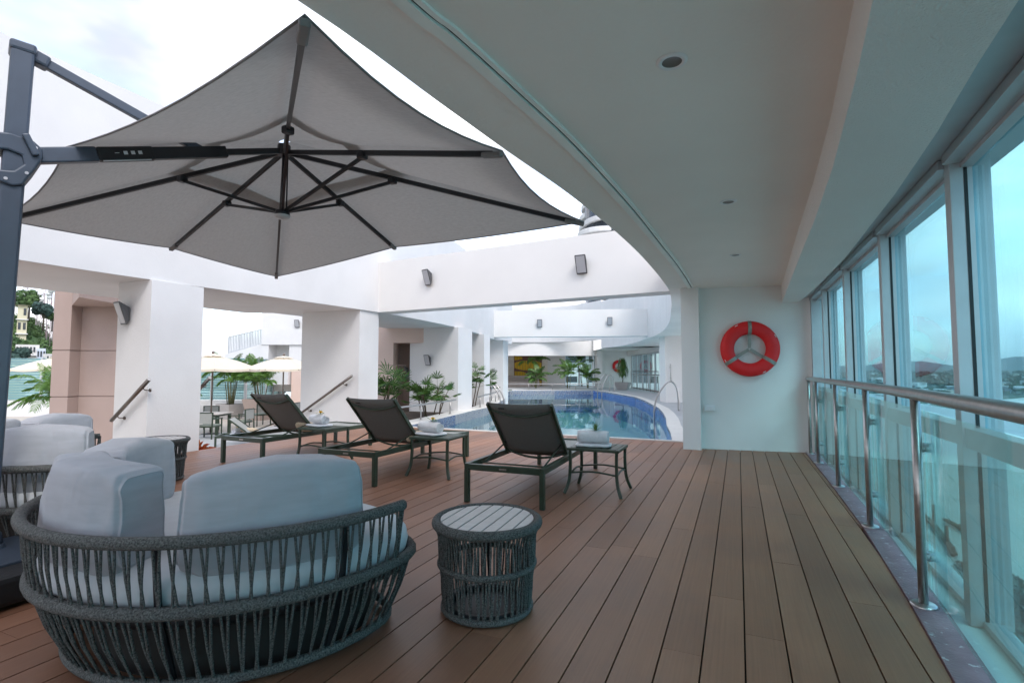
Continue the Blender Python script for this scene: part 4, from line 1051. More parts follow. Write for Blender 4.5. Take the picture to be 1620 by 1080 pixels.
potted_palm('potted_palm', 'small palm beside the parapet, behind the terrace lounger', tuple(wing(-14.6, 22.9, ZT)), 1.6, (.6, .5), 10, .9, 12, n_stem=3)
# palms in the lounge behind the pool
def far_pot(lat, b, h, label, seed, L=1.2, nf=16, tall=False, pot=(.8, .12), ps=False, droop=1.4, leaf=None, n_stem=4, ll=.34):
    potted_palm('potted_palm', label, wing(lat, b, 0.01), h, pot, nf, L, seed, n_stem=n_stem, tall=tall, potshape=ps, droop=droop, leaf=leaf, ll=ll)
far_pot(1.45, 34.6, 2.5, 'palm with an arching crown in front of the yellow slatted panel', 21, 1.0, 15, True, droop=1.8)
far_pot(1.40, 31.9, 1.35, 'low dark palm at the pool rail before the slatted panel', 22, .9, 20, leaf=mLeafD)
far_pot(3.45, 31.8, 1.8, 'spreading palm at the left end of the far windows', 23, 1.1, 24)
far_pot(4.85, 34.9, 2.5, 'slender dark palm in front of the far windows', 24, .95, 10, True, droop=1.2, leaf=mLeafD, n_stem=2)
far_pot(4.75, 31.9, 1.25, 'low dark palm at the right end of the far pool rail', 25, .95, 22, leaf=mLeafD)
# hanging plant in front of the far lifebuoy
hp = thing('hanging_plant', 'tall drooping plant in a grey tapered planter in front of the far lifebuoy', 'potted plant', wing(6.75, 31.3, 0))
o = wing(6.75, 31.3, 0); m_ = MB(); V = []
for sc_, z in ((.30, .02), (.45, .46)):
    for x, y in ((-1,-1),(1,-1),(1,1),(-1,1)): V.append(o+Vector((x*sc_, y*sc_, z)))
m_.add(V, [(0,3,2,1),(4,5,6,7)]+[(i, (i+1) % 4, 4+(i+1) % 4, 4+i) for i in range(4)]); part('planter', m_, mPot, hp)
m_ = MB(); m_.tube([o+Vector((0, 0, .4)), o+Vector((.03, 0, 1.0)), o+Vector((0, 0, 1.9))], [.03, .02, .015], 7); part('stem', m_, mStemD, hp)
rr = random.Random(4); m_ = MB()
for k in range(420):
    z = rr.uniform(.95, 1.95); r0 = .34*math.sqrt(rr.random())*(1.1-abs(z-1.35)); a = rr.uniform(0, 6.28); p0 = o+Vector((cos(a)*r0, sin(a)*r0, z)); l_ = rr.uniform(.12, .42)
    d = Vector((cos(a)*.3, sin(a)*.3, -1)).normalized(); s_ = Vector((-sin(a), cos(a), 0))*.018; m_.add([p0-s_*.4, p0+d*l_*.5-s_, p0+d*l_, p0+d*l_*.5+s_, p0+s_*.4], [(0, 1, 2, 3, 4)])
part('foliage', m_, mLeafD, hp)

def fan_palm(loc, h, seed, label, n_stem=5, spread=.35, nl=3, ls=.34, leanx=0):
    r_ = thing('fan_palm', label, 'fan palm', loc, 'fan palms in the bed left of the pool'); o = Vector(loc); rr = random.Random(seed)
    ml, ms = MB(), MB()
    for k in range(n_stem):
        a = rr.uniform(0, 6.28); rad = rr.uniform(.0, spread*.5); hh = h*rr.uniform(.45, .8)
        b0 = o+Vector((cos(a)*rad, sin(a)*rad, 0)); b1_ = o+Vector((cos(a)*(rad+spread*rr.uniform(.1, .5))+leanx*hh, sin(a)*(rad+spread*.3), hh))
        ms.tube([b0, b0.lerp(b1_, .5)+Vector((rr.uniform(-.03, .03), rr.uniform(-.03, .03), 0)), b1_], .016, 7)
        for j in range(nl+2):
            az = 6.28*j/(nl+2)+rr.uniform(-.5, .5); el = rr.uniform(.15, 1.25); pl = rr.uniform(.15, .36); base = b0.lerp(b1_, rr.uniform(.55, 1.0))
            d = Vector((cos(az)*cos(el), sin(az)*cos(el), sin(el))); c = base+d*pl; ms.tube([base, c], .0035, 4, caps=False)
            side = d.cross(Vector((0, 0, 1))).normalized(); nblade = rr.randint(8, 11)
            for b in range(nblade):
                f_ = lerp(-1.25, 1.25, b/(nblade-1)); q = (d*cos(f_)+side*sin(f_)+Vector((0, 0, rr.uniform(-.08, .08)))).normalized()
                l_ = ls*(1-.25*abs(f_)/1.25)*rr.uniform(.9, 1.1); nb = q.cross(d.cross(side)).normalized()*.017
                mid = c+q*l_*.6; end = c+q*l_+Vector((0, 0, -.10*l_*(1+abs(f_))))
                ml.add([c-nb*.15, c+nb*.15, mid+nb, end+nb*.35, end-nb*.35, mid-nb], [(0, 1, 2, 3, 4, 5)])
    part('stems', ms, mStemD, r_); part('foliage', ml, mLeafD, r_); return r_
fan_palm((-7.75, 9.75, -.06), 1.42, 3, 'large fan palm between the second column and the pink wall', 6, .8, 3, .40)
fan_palm((-7.62, 11.9, -.06), 1.12, 8, 'bushy low fan palm in front of the third white column', 8, .62, 4, .30)
fan_palm((-8.15, 15.0, -.06), 1.42, 14, 'slender fan palm just behind the third column', 5, .5, 4, .30)
fan_palm((-8.75, 17.9, -.06), 1.42, 19, 'slender fan palm farthest along the pool edge', 4, .5, 4, .30)

# ================================================================== LOWER TERRACE
# brown pink stair wall
pk = thing('stair_wall', 'dusty pink stucco wall with two horizontal grooves left of the first column', 'wall', wing(-11.8, 13, ZT))
def w2(lat_px, b): return (lat_px-810)/810*b
PW = 13.0
a0, a1, a2 = w2(82, PW), w2(110, PW), w2(200, PW)
def pband(z0, z1, dd, front=True):
    m_ = MB(); wbox(m_, a0+dd, PW+dd, z0, a1-dd, PW+.8, z1); wbox(m_, a1-dd, PW+.32+dd, z0, a2, PW+.8, z1); return m_
gz = [(-.95, .50), (.53, 1.68), (1.71, 3.4)]
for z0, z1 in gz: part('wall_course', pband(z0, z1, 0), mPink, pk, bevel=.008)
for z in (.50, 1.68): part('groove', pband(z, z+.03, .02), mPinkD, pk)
m_ = MB(); P = [wing(a1, PW-.0, 0), wing(a2, PW-1.5, 0), wing(a2, PW+.8, 0), wing(a1, PW+.8, 0)]
m_.add([(*p_.xy, 2.84) for p_ in P]+[(*p_.xy, 3.6) for p_ in P], [(0,3,2,1),(4,5,6,7),(0,1,5,4),(1,2,6,5),(2,3,7,6),(3,0,4,7)]); part('overhang', m_, mPink, pk)
# peach wall between columns
pc_ = thing('peach_wall', 'pale peach wall with a recessed doorway seen between the second and third columns', 'wall', wing(-3.2, 15, ZT))
PB = 15.5; b0_, b1_, b2_ = w2(560, PB), w2(622, PB), w2(690, PB)
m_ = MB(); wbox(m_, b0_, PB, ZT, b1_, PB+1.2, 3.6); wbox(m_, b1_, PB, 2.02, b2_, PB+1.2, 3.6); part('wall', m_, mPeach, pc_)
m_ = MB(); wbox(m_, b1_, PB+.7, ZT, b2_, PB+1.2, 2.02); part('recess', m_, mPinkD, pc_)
m_ = MB(); wbox(m_, b1_+.18, PB+.66, ZT, b1_+.62, PB+.70, .85); part('cupboard_door', m_, mPink, pc_, bevel=.01)
m_ = MB(); wbox(m_, b0_, PB-.012, 1.33, b1_+.4, PB+.0-.001, 1.35); part('cable', m_, mPinkD, pc_)
lamp(tuple(wing(w2(640, 15.4), 15.95, 1.18)), R(-40), 'small grey wall lamp in the recess of the peach wall', .85)

# parapet and glass wind screen
FB = 24.0
path = [wing(-28, FB), wing(w2(392, FB), FB), wing(w2(452, 32), 32)]
pp = thing('parapet_wall', 'low white parapet wall edging the lower terrace', 'wall', (*path[0].xy, ZT))
m_ = MB(); m_.wallstrip([(p_.x, p_.y) for p_ in path], ZT, -.22, .25); part('wall', m_, mWhite, pp)
gs = thing('glass_windscreen', 'pale striped glass wind screen with grey posts on the white parapet', 'fence', (*path[0].xy, -.2))
mStripe = M('frit_glass', (.30, .52, .54), .25, var=.1, vs=.6)
mSlat = M('frit_band', (.10, .22, .25), .35, var=.15, vs=.8)
def seg_pts(a, b, n_): return [a.lerp(b, k/n_) for k in range(n_+1)]
S1 = [wing(lat, FB+.1) for lat in [w2(335, FB)-1.6*k for k in range(12, 0, -1)]+[w2(335, FB), w2(388, FB)]]
S2 = [wing(lerp(w2(392, FB), w2(452, 32), k/5), lerp(FB+.1, 32, k/5)) for k in range(1, 6)]
mGF = glass('frosted_screen', (.74, .90, .90), 1.5, dirt=.38)
PO = S1+S2
for p_ in PO:
    m_ = MB(); m_.cbox((p_.x, p_.y, .79), (.09, .12, 2.02), R(23.8)); part('post', m_, mAlu, gs)
for a, b in zip(PO, PO[1:]):
    m_ = MB(); m_.bar(a.lerp(b, .04)+Vector((0, 0, .78)), b.lerp(a, .04)+Vector((0, 0, .78)), .012, 1.94); pn = part('pane', m_, mGF, gs)
    m_ = MB()
    for k in range(16):
        z = -.12+k*.122; u0, u1 = random.uniform(.02, .05), random.uniform(.93, .98)
        m_.bar(a.lerp(b, u0)+Vector((0, 0, z)), a.lerp(b, u1)+Vector((0, 0, z)), .02, .045)
    part('stripes', m_, mSlat, pn)
# white stair-tower building with balustrade
wb = thing('white_annex', 'white stepped annex building with a roof balustrade beyond the terrace', 'building', wing(-12, 28, ZT))
WB = 28.0; q0, q1, q2, q3 = w2(355, WB), w2(413, WB), w2(478, WB), w2(560, WB)
m_ = MB(); wbox(m_, q1, WB, 2.58, q3, WB+6, 6.4); part('upper_block', m_, mWhite, wb)
m_ = MB()
m_.add([wing(q0, WB+.05, .4), wing(q1, WB+.05, .4), wing(q1, WB+5, .4), wing(q0, WB+5, .4), wing(q0, WB+.05, 2.05), wing(q1, WB+.05, 2.62), wing(q1, WB+5, 2.62), wing(q0, WB+5, 2.05)],
       [(0,3,2,1),(4,5,6,7),(0,1,5,4),(1,2,6,5),(2,3,7,6),(3,0,4,7)])
part('lower_block', m_, mWhite, wb)
m_ = MB(); wbox(m_, q1, WB+1.0, 0, w2(456, WB), WB+6, 2.58); wbox(m_, w2(456, WB), WB+.1, 1.6, q3, WB+6, 2.579); wbox(m_, q1, WB+.04, .4, w2(424, WB), WB+1, 2.579); wbox(m_, w2(424, WB), WB+.04, .4, w2(456, WB), WB+1, 1.25); part('middle_block', m_, mWhite, wb)
m_ = MB(); wbox(m_, w2(458, WB), WB+.3, ZT, q3, WB+6, 1.6); part('peach_block', m_, mPeach, wb)
for k in range(23):
    t_ = k/22; zb = lerp(2.05, 2.6, t_); zt = lerp(3.02, 3.45, t_)
    m_ = MB(); m_.bar(wing(lerp(q0+.05, q1-.05, t_), WB+.3, zb), wing(lerp(q0+.05, q1-.05, t_), WB+.3, zt), .035 if k % 7 else .06, .035, (0, 1, 0)); part('baluster', m_, mAlu, wb)
for zz in (0, .85):
    m_ = MB(); m_.bar(wing(q0+.05, WB+.3, 2.15+zz+.02), wing(q1-.05, WB+.3, 2.68+zz-.06), .05, .04); part('balustrade_rail', m_, mAlu, wb)
lamp(tuple(wing(w2(470, WB), WB-.01, 3.72)), R(23.8), 'small grey wall lamp on the white annex building', 1.3)

# cream parasols
def garden_parasol():
    r_ = thing('garden_parasol', 'p', 'parasol', (0, 0, 0), 'cream octagonal parasols on the lower terrace')
    Hh, rad, zt = 2.72, 1.42, 2.18; tp = [Vector((rad*cos(2*pi*k/8+.2), rad*sin(2*pi*k/8+.2), zt)) for k in range(8)]; ap = Vector((0, 0, Hh-.08))
    def cpnt(k, s_, t_): e = tp[k].lerp(tp[(k+1) % 8], s_); p_ = ap.lerp(e, t_); p_.z += .05*sin(pi*t_)-.03*4*s_*(1-s_)*t_; return p_
    m_ = MB()
    for k in range(8): m_.grid(lambda u, v, k=k: cpnt(k, u, .16+.84*v), 4, 8)
    part('canopy', m_, mCream, r_)
    m_ = MB()
    for k in range(8): m_.grid(lambda u, v, k=k: cpnt(k, u, .26*v)+Vector((0, 0, .05)), 4, 3)
    part('vent_cap', m_, mCream, r_)
    m_ = MB()
    for k in range(8):
        m_.grid(lambda u, v, k=k: cpnt(k, u, 1)+Vector((0, 0, -.07*v)), 4, 1)
    part('valance', m_, mCream, r_)
    for k in range(8):
        m_ = MB(); m_.bar(ap-Vector((0, 0, .06)), tp[k]-Vector((0, 0, .03)), .02, .03); part('rib', m_, mSteelD, r_)
    part('pole', MB().cyl((0, 0, 0), .026, Hh-.05, 12), mSteelD, r_)
    m_ = MB(); m_.lathe((0, 0, Hh-.03), [(.0, .10), (.035, .07), (.05, .03), (.03, 0)], 12); part('finial', m_, mSteelD, r_)
    m_ = MB(); m_.lathe((0, 0, 0), [(0, .10), (.05, .10), (.28, .055), (.33, .03), (.33, 0)], 28); part('base', m_, mBase, r_); return r_
gp_ = garden_parasol(); gp_.location = wing(w2(337, 17), 17, ZT); gp_['label'] = 'cream parasol over the dining table, just right of the first column'
dup(gp_, wing(w2(449, 19.5), 19.5, ZT), R(12), 'cream parasol partly hidden by the second column')
dup(gp_, wing(w2(96, 19.0), 19.0, ZT), R(30), 'cream parasol at the far left, beside the pink stair wall')

def dining_chair():
    r_ = thing('terrace_chair', 'c', 'chair', (0, 0, 0), 'sling dining chairs on the lower terrace')
    w_ = .27  # faces +Y
    for s_ in (-1, 1):
        part('leg', MB().bar((s_*w_, .26, 0), (s_*w_, .25, .64), .032, .032, (0, 1, 0)), mGreen, r_)
        part('leg', MB().bar((s_*w_, -.27, 0), (s_*w_, -.24, .86), .032, .032, (0, 1, 0)), mGreen, r_)
        part('armrest', MB().box((s_*w_-.022, -.25, .64), (s_*w_+.022, .28, .665)), mGreen, r_)
    m_ = MB(); m_.box((-w_+.02, -.24, .40), (w_-.02, .26, .43)); part('seat_frame', m_, mGreen, r_)
    m_ = MB(); m_.box((-w_+.02, -.22, .432), (w_-.02, .25, .475)); part('seat_cushion', m_, M('sage_seat', (.26, .30, .26), .85), r_, bevel=.015)
    m_ = MB(); m_.box((-w_+.018, -.262, .52), (w_-.018, -.238, .84)); part('back_sling', m_, mSlingL, r_, bevel=.006)
    m_ = MB(); m_.box((-w_+.018, -.268, .835), (w_-.018, -.232, .862)); part('top_rail', m_, mGreen, r_); return r_
dc = dining_chair(); dc.location = wing(w2(333, 15.9), 15.9, ZT); dc.rotation_euler = (0, 0, R(23.8)); dc['label'] = 'sling chair with its back to the camera at the terrace table'
dup(dc, wing(w2(331, 18.3), 18.3, ZT), R(203.8), 'sling chair on the far side of the terrace table, facing the camera')
dup(dc, wing(w2(386, 17.2), 17.2, ZT), R(113), 'sling armchair at the right end of the terrace table')
dup(dc, wing(w2(414, 20.0), 20.0, ZT), R(80), 'sling chair partly hidden behind the left lounger backrest')
dup(dc, wing(w2(462, 20.5), 20.5, ZT), R(110), 'sling chair at the edge of the second column')
m_ = MB()
def dining_table(c, label, lx=1.5, ly=.9):
    r_ = thing('terrace_table', label, 'table', c, 'dining tables on the lower terrace'); o = Vector(c); rot = Matrix.Translation(o) @ Matrix.Rotation(R(23.8), 4, 'Z')
    m_ = MB(); m_.box((-lx/2, -ly/2, .71), (lx/2, ly/2, .745)); m_.xf(rot); part('table_top', m_, mTabTop, r_, bevel=.004)
    m_ = MB(); m_.box((-lx/2+.05, -ly/2+.05, .65), (lx/2-.05, ly/2-.05, .708)); m_.xf(rot); part('apron', m_, mGreen, r_)
    for sx in (-1, 1):
        for sy in (-1, 1):
            m_ = MB(); m_.cbox((sx*(lx/2-.09), sy*(ly/2-.09), .325), (.08, .08, .65)); m_.xf(rot); part('leg', m_, mGreen, r_)
dining_table(wing(w2(325, 17.0), 17.0, ZT), 'long terrace dining table under the cream parasol')
dining_table(wing(w2(462, 21.5), 21.5, ZT), 'terrace table by the second column, mostly hidden', 1.0)
tl = lounger(mSlingL, mGreen, 38); tl.location = wing(w2(350, 14.4), 14.4, ZT); tl.rotation_euler = (0, 0, R(-52)); tl['label'] = 'lounger with a pale sling on the lower terrace, behind the left lounger'; tl['group'] = 'loungers on the lower terrace'
tw = wing(w2(378, 14.6), 14.6, ZT+.345); towel('flower', tuple(tw), R(110), 'small rolled white towel on the terrace lounger')[1]['label'] = 'tiny flower on the terrace lounger towel'
pillow(tuple(wing(w2(398, 14.8), 14.8, ZT+.42)), R(23), R(-15), 'beige pillow on the terrace lounger', (.5, .3, .14))
# red bromeliad at the stair head
rb_ = thing('red_plant', 'red leaved bromeliad low beside the first white column', 'plant', (-10.4, 7.6, ZT))
rr = random.Random(8); m_ = MB()
for k in range(60):
    a = rr.uniform(0, 6.28); el = rr.uniform(.2, 1.3); l_ = rr.uniform(.25, .5); d = Vector((cos(a)*cos(el), sin(a)*cos(el), sin(el))); s_ = d.cross(Vector((0, 0, 1))).normalized()*.03
    p0 = wing(w2(318, 13.4), 13.4, ZT+.02); m_.add([p0-s_*.3, p0+d*l_*.6-s_, p0+d*l_+Vector((0, 0, -.12)), p0+d*l_*.6+s_, p0+s_*.3], [(0, 1, 2, 3, 4)])
part('foliage', m_, mLeafR, rb_)

# ================================================================== FAR SURROUNDINGS
def clump_mat(name, a, b): return M(name, a, .8, c2=b, vs=.12, det=6)
mWood1 = clump_mat('woodland_green', (.035, .085, .025), (.12, .20, .06))
mWood2 = clump_mat('bluish_crown', (.016, .045, .045), (.05, .10, .075))
mWood3 = clump_mat('shore_green', (.03, .055, .035), (.075, .11, .06))
def crown_faces(m_, c, r_, n_, leaf, rr, sq=.8):
    """uneven cloud of leaf-clump faces around sub-lobes"""
    lobes = [(Vector(c)+Vector((rr.gauss(0, .42)*r_, rr.gauss(0, .42)*r_, rr.gauss(0, .34)*r_*sq)), r_*rr.uniform(.34, .6)) for _ in range(9)]
    for k in range(n_):
        lc, lr = rr.choice(lobes); d = Vector((rr.gauss(0, 1), rr.gauss(0, 1), rr.gauss(0, 1))).normalized(); p_ = lc+d*lr*rr.uniform(.75, 1.05)
        nn_ = (d+Vector((rr.gauss(0, .5), rr.gauss(0, .5), rr.gauss(0, .5)))).normalized(); u = nn_.orthogonal().normalized(); v = nn_.cross(u); s_ = leaf*rr.uniform(.6, 1.3)
        m_.add([p_+u*s_, p_+v*s_*.8, p_-u*s_, p_-v*s_*.8], [(0, 1, 2, 3)])
def tree(c, h, r_, label, mat_, seed, group, leaf=.5, n_=1400):
    t_ = thing('tree', label, 'tree', c, group); rr = random.Random(seed); o = Vector(c); m_ = MB()
    m_.tube([o-Vector((0, 0, 1)), o+Vector((.1, 0, h*.35)), o+Vector((.2, .1, h*.7))], [h*.035, h*.025, h*.012], 8)
    for k in range(5):
        a = rr.uniform(0, 6.28); m_.tube([o+Vector((.1, 0, h*.4)), o+Vector((cos(a)*r_*.6, sin(a)*r_*.6, h*.72))], [h*.014, h*.006], 6)
    part('trunk', m_, mBark, t_); m_ = MB(); crown_faces(m_, o+Vector((0, 0, h*.68)), r_, n_, leaf, rr); part('crown', m_, mat_, t_)
# hillside on the left
HB = 180
HT = [(95, -40), (125, -12), (132, -7), (140, -2), (150, 5), (158, 11), (170, 16), (182, 20), (200, 22), (330, 10)]
def hill_h(lat, b):   # ridge falls to the right
    fall = 1/(1+math.exp(max(-30, min(30, (lat/b+.87)/.02)))); return lerp(-40, crv(HT, b), fall)+mnoise.noise(Vector((lat*.05, b*.05, 0)))*1.2
m_ = MB(); m_.grid(lambda u, v: wing(lerp(-420, -120, u), lerp(95, 330, v), hill_h(lerp(-420, -120, u), lerp(95, 330, v))), 90, 60)
struct('hill', m_, mWood1)
m_ = MB(); rr = random.Random(31)
for k in range(620):
    b = rr.choice((rr.uniform(152, 158.5), rr.uniform(162, 192), rr.uniform(120, 134))); lat = b*rr.uniform(-1.0, -.86); z = hill_h(lat, b)
    crown_faces(m_, wing(lat, b, z+.4), rr.uniform(.9, 1.7), 40, .32, rr)
solo('woodland', m_, mWood1, 'dense green woodland covering the hillside', 'woodland', kind='stuff')
def hx(px, b): return (px-810)/810*b
for (px, b, z, h, r_, mt, sd_, lb_) in ((66, 168, 18, 9, 2.9, mWood2, 1, 'dark blue green tree on the hill right of the yellowish villa'), (42, 176, 22, 9, 3.6, mWood1, 2, 'rounded bright green tree on the hilltop above the villa'), (80, 172, 18, 6, 1.7, mWood1, 3, 'small tree at the right edge of the hillside under the masts'), (28, 140, 1.5, 9, 2.6, mWood2, 4, 'dark bushy tree at the foot of the hillside, left of the white houses')):
    tree(tuple(wing(hx(px, b), b, z-3)), h, r_, lb_, mt, sd_, 'trees on the hillside')
def house(px0, px1, b, z0, z1, label, col=(.55, .53, .48), storeys=2, nwin=3, roof=True, name='hillside_house', grp='houses on the hillside', depth=8):
    am = hx((px0+px1)/2, b); ph = math.atan2(am, b); W_ = (px1-px0)/810*b*cos(ph)
    def L(u, v, z): return wing(am+u*cos(ph)+v*sin(ph), b-u*sin(ph)+v*cos(ph), z)
    def lbox(m_, u0, v0, za, u1, v1, zb_):
        V = [L(u, v, z) for z in (za, zb_) for u, v in ((u0,v0),(u1,v0),(u1,v1),(u0,v1))]
        m_.add(V, [(0,3,2,1),(4,5,6,7),(0,1,5,4),(1,2,6,5),(2,3,7,6),(3,0,4,7)])
    a0_, a1_ = -W_/2, W_/2; r_ = thing(name, label, 'house', L(0, 0, z0), grp); m_ = MB(); lbox(m_, a0_, 0, z0-6, a1_, depth, z1)
    part('wall', m_, M('house_wall', col, .8, var=.12, vs=.3), r_); hh = (z1-z0)/storeys; ww_ = W_/nwin
    for s_ in range(storeys):
        for k in range(nwin):
            if random.random() < .15: continue
            m_ = MB(); lbox(m_, a0_+ww_*(k+.22), -.12, z0+hh*(s_+.3), a0_+ww_*(k+.78), -.02, z0+hh*(s_+.78)); part('window', m_, mWin, r_)
        m_ = MB(); lbox(m_, a0_-.3, -.7, z0+hh*s_-.15, a1_+.3, -.003, z0+hh*s_+.12); part('balcony_slab', m_, mWhite, r_)
    if roof:
        m_ = MB(); P = [L(a0_-.6, -1, z1), L(a1_+.6, -1, z1), L(a1_+.6, depth+.6, z1), L(a0_-.6, depth+.6, z1)]; cc = L(0, depth/2, z1+W_*.22)
        m_.add([*P, cc], [(0, 1, 4), (1, 2, 4), (2, 3, 4), (3, 0, 4), (3, 2, 1, 0)]); part('roof', m_, mRoof, r_)
house(24, 40, 160, 12.5, 21.5, 'pale yellow two storey villa with an arched ground floor high on the hill', (.62, .57, .40), 2, 2)
rr = random.Random(6)
HD = [(24, 62, 150, 5.5, 8.6, 'long white house row with dark upper windows at the foot of the green slope', (.62, .6, .57), 1, 7, False),
      (58, 72, 148, 3.9, 7.4, 'white house with a blue painted panel on the slope', (.55, .60, .70), 1, 3, False),
      (34, 60, 142, -.4, 4.6, 'grey white house with a row of square windows, left of the slope base', (.52, .50, .46), 2, 5, False),
      (52, 70, 138, -3.0, 2.6, 'weathered concrete house with open upper storey', (.40, .38, .35), 2, 4, False),
      (68, 84, 140, 0.0, 5.6, 'stained white house stacked at the right end of the hillside houses', (.58, .56, .54), 2, 3, False),
      (44, 66, 132, -5.2, -.2, 'low white house with small windows just above the glass screen', (.6, .57, .52), 1, 6, False),
      (64, 86, 134, -5.6, 0.3, 'grey house lowest on the right of the hillside', (.45, .43, .42), 2, 4, False),
      (20, 36, 146, 2.2, 5.6, 'ochre fronted house at the left edge of the hillside', (.60, .45, .20), 1, 3, False)]
for (p0, p1, b, z0, z1, lb_, c_, st, nw, rf) in HD: house(p0, p1, b, z0, z1, lb_, c_, st, nw, rf)
# lattice masts
mMast = M('mast_paint', (.42, .40, .42), .6, c2=(.5, .3, .3), vs=.15)
for i, (px, w_, zt_, lb_) in enumerate(((35, .5, 40, 'slim lattice mast at the left of the hilltop'), (40, .5, 40, 'second slim lattice mast beside the leftmost one'), (56, .35, 26, 'short thin mast with a round antenna in the dip'), (66, .7, 46, 'grey lattice mast in the cluster right of the trees'), (71, 1.0, 52, 'tall lattice mast carrying white drums'), (77, 1.5, 52, 'thick red and white lattice mast'), (82, 1.1, 50, 'lattice mast at the right edge beside the pink wall'))):
    b = 178; a_ = hx(px, b); z0 = 8; r_ = thing('radio_mast', lb_, 'radio mast', wing(a_, b, z0), 'lattice masts on the hill'); m_ = MB()
    for sx, sy in ((-1, -1), (1, -1), (1, 1), (-1, 1)): m_.bar(wing(a_+sx*w_, b+sy*w_, z0), wing(a_+sx*w_*.6, b+sy*w_*.6, zt_), .12, .12, (0, 1, 0))
    n_ = 16
    for k in range(n_):
        za, zb_ = lerp(z0, zt_, k/n_), lerp(z0, zt_, (k+1)/n_); wa = lerp(w_, w_*.6, k/n_); s_ = 1 if k % 2 else -1
        m_.bar(wing(a_-s_*wa, b-wa, za), wing(a_+s_*wa, b-wa, zb_), .09, .09, (0, 1, 0)); m_.bar(wing(a_-wa, b-wa, za), wing(a_+wa, b-wa, za), .09, .09, (0, 1, 0))
    part('lattice', m_, mMast, r_)
    m_ = MB(); rr2 = random.Random(i)
    for k in range(3 if i > 2 else 1):
        z = rr2.uniform(22, 30) if i > 2 else 22; m_.cyl(wing(a_+rr2.uniform(-1, 1)*w_, b-w_-.4, z), .7, 1.1, 12)
    part('antenna_drum', m_, mPlast if i != 2 else mDark, r_)

# city side ground under the hotel and beyond
m_ = MB(); m_.quad((-600, -400, -41), (22, -400, -41), (40, 60, -41), (-600, 60, -41)); m_.quad((-600, 60, -41), (40, 60, -41), (34, 118, -41), (-600, 118, -41)); m_.quad((-600, 118, -41), (34, 118, -41), (20, 300, -41), (-600, 300, -41)); struct('city_ground', m_, mWood3)
# trees on the near shore
for i, (x, y, h, r_, lb_) in enumerate(((37, 108, 9, 5, 'dark shore tree lowest in the right corner of the glass'), (36, 117, 7, 4, 'small tree on the near shore beside the water'), (41, 100, 10, 5.5, 'broad shore tree at the right edge of the picture'), (31, 104, 9, 5, 'shore tree left of the others at the water'), (46, 112, 6, 3.5, 'low bush tree at the tip of the near shore'))):
    tree((x, y, -41), h, r_, lb_, mWood2, 40+i, 'trees on the near shore', .35, 1500)
struct('near_shore', MB().prism([(20, 60), (52, 70), (50, 108), (40, 121), (20, 124)], -41.8, -40.95), mWood3)
# old jetty
jt = thing('old_jetty', 'broken wooden jetty with standing posts in the bay', 'jetty', (50, 190, -42))
def jl(a, b, z=-40.9): return Vector((lerp(49, 44.5, a), lerp(203, 152, a), z))
jp = [(49.5, 203), (48.5, 180), (46.2, 160), (44.8, 152)]; jq = [(53, 186), (55, 170), (57.4, 162)]
for nm, pl in (('walkway', jp), ('side_walkway', jq)):
    m_ = MB()
    for (xa, ya), (xb, yb_) in zip(pl, pl[1:]): m_.bar((xa, ya, -41.3), (xb, yb_, -41.35), 1.3, .5)
    part(nm, m_, mRust, jt)
for (x, y, h) in ((48.6, 196, 5), (50.0, 184, 4.6), (46.4, 162, 4.2), (57.6, 162, 4.4), (69, 215, 6), (44.9, 153, 1.8), (54, 178, 1.2)):
    part('pile', MB().tube([(x, y, -43), (x, y, -41.6+h)], .42, 10), mRust, jt)
# far shore across the bay: long low land, houses, mountains
rr = random.Random(12)
shore = [(150, 740), (205, 690), (300, 900), (420, 1080), (700, 1350), (1300, 1900), (2600, 3000), (9000, 7000), (9000, 14000), (-3000, 14000), (-3000, 900), (60, 700)]
m_ = MB(); m_.prism(shore, -42.5, -41.2); struct('far_shore', m_, mWood3)
m_ = MB()
def on_shore():
    while True:
        y = 700*math.exp(rr.uniform(0, 2.3)); x = y*rr.uniform(.1, .62)
        if y > 690 and x < lerp(150, 420, (y-700)/400 if y < 1100 else 1)+max(0, (y-1100))*.95 and x > 40: return x, y
for k in range(950):
    x, y = on_shore(); s_ = 1+y/1500; crown_faces(m_, (x, y, -40+2*s_), rr.uniform(4, 9)*s_, 26, 2.4*s_, rr, .5)
solo('shore_woodland', m_, mWood3, 'dark green tree cover along the far shore of the bay', 'woodland', kind='stuff')
HC = [(.62, .62, .60), (.55, .50, .44), (.70, .70, .70), (.40, .42, .46)]
hm = [M('far_house_wall', c_, .8, var=.1, vs=.05) for c_ in HC]
kinds = ['white low block', 'sandy coloured low block', 'bright white shed', 'blue grey warehouse']
spots = []
for k in range(64):
    x, y = on_shore(); w_ = rr.uniform(8, 26)*(1+y/2500); h = rr.uniform(5, 11)*(1+y/3500); kd = k % 4
    spots.append((x, y)); r_ = thing('far_building', '%s among the trees on the far shore seen through the tinted glass' % kinds[kd], 'building', (x, y, -41), 'buildings on the far shore: '+kinds[kd])
    m_ = MB(); m_.cbox((x, y, -41+h/2+.5), (w_, w_*.7, h+3), rr.uniform(0, 3)); part('wall', m_, hm[kd], r_)
    m_ = MB(); m_.cbox((x, y, -41+h+2.4), (w_*1.05, w_*.76, .8), 0); m_.v = m_.v; part('roof', m_, mRoof if kd == 1 else hm[2], r_)
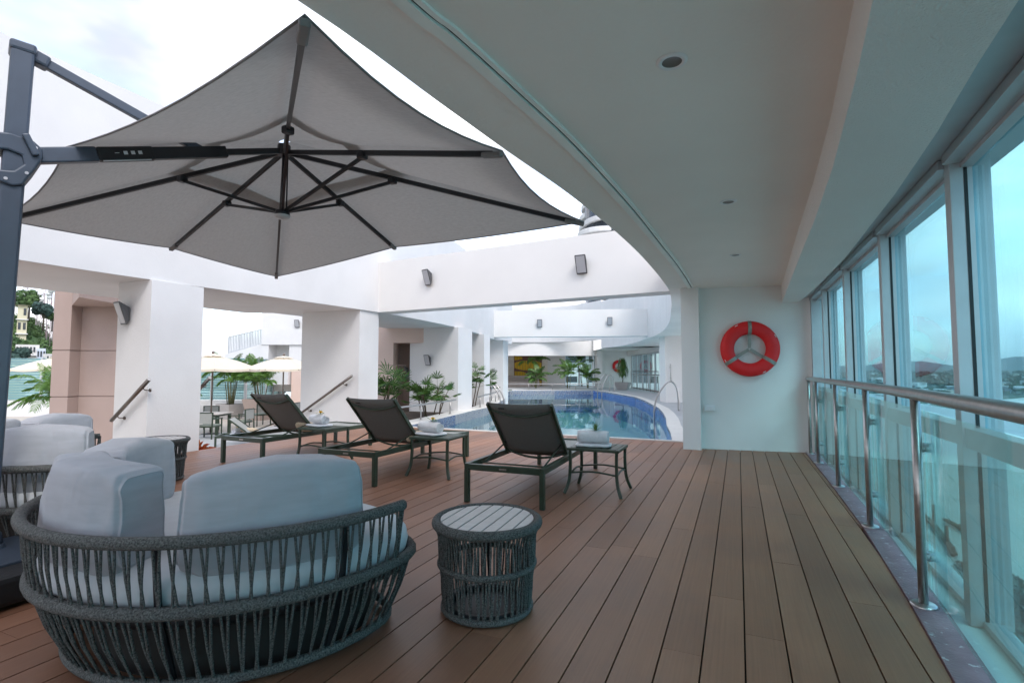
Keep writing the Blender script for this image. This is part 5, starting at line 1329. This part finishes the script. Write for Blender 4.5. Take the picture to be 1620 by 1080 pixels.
def mountain(y, x0, x1, hmax, seed, mt, nm):
    m_ = MB()
    def fn(u, v):
        x = lerp(x0, x1, u); n_ = mnoise.fractal(Vector((x/2600, seed, 0)), 1.0, 2.0, 6); prof = max(.1, .55+.75*n_)*min(1, u*6, (1-u)*6)
        return Vector((x, y+v*3500, -42+hmax*prof*(sin(pi*min(1, v*1.0))**.8)*(1+.2*mnoise.noise(Vector((x/500, v*4, seed))))))
    m_.grid(fn, 260, 14); struct(nm, m_, mt)
mMt = M('forest_hills', (.03, .06, .05), .9, c2=(.06, .09, .06), vs=.002)
mountain(9500, -2500, 17000, 165, 3.1, mMt, 'mountains')
mountain(14500, -9000, 26000, 330, 8.7, mMt, 'far_mountains')
# blue hill seen left over the terrace
m_ = MB(); m_.grid(lambda u, v: wing(lerp(-2300, -1400, u), 2900+v*900, -42+118*sin(pi*u)*sin(pi*min(1, v))*(1+.15*mnoise.noise(Vector((u*9, v*3, 0))))), 60, 12); struct('hill_across_town', m_, mMt)

# neighbour building with window bands, seen through the rear windows
nb = thing('neighbour_building', 'white office block with dark horizontal window bands behind the rear windows', 'building', wing(0, 60, -42))
m_ = MB(); wbox(m_, 0, 60, -42, 30, 72, 8); part('wall', m_, mWhite, nb)
for k in range(14):
    z = -24+k*2.9
    if z > 6: break
    for j in range(7):
        m_ = MB(); wbox(m_, .6+j*4.2, 59.8, z, .6+j*4.2+3.4+(.4 if (k+j) % 3 else -.6), 59.95, z+1.25); part('window_band', m_, mWin, nb)
# wavy balcony tower glimpsed above the beam
bt = thing('balcony_tower', 'white high-rise with wavy balconies glimpsed between parasol and ceiling edge', 'building', wing(10, 60, -42))
tx, ty = wing(13.0, 62).xy
m_ = MB()
for k in range(18):
    z = 3+k*1.42
    P = []
    for j in range(48):
        a = 2*pi*j/48; rad = 4.6+.75*sin(2*a+k*.75)+.5*sin(3*a-k*.5); P.append((tx+rad*cos(a), ty+rad*sin(a)))
    m_ = MB(); m_.prism(P, z, z+.66); part('balcony', m_, mWhite, bt, bevel=.12)
m_ = MB(); m_.cyl((tx, ty, -42), 4.0, 42+28, 40); part('wall', m_, mWin, bt)

# ------------------------------------------------------------------ haze over the bay
hz = MB().box((-12000, -3000, -45), (20500, 18500, 520))
hm_ = bpy.data.materials.new('haze_air'); hm_.use_nodes = True; t = hm_.node_tree; t.nodes.remove(t.nodes['Principled BSDF'])
pv = t.nodes.new('ShaderNodeVolumePrincipled'); pv.inputs['Color'].default_value = (.86, .92, 1, 1); pv.inputs['Density'].default_value = 3e-5; pv.inputs['Anisotropy'].default_value = .2
t.links.new(pv.outputs[0], t.nodes['Material Output'].inputs['Volume'])
solo('haze', hz, hm_, 'pale blue haze in the air over the bay', 'haze', kind='stuff')
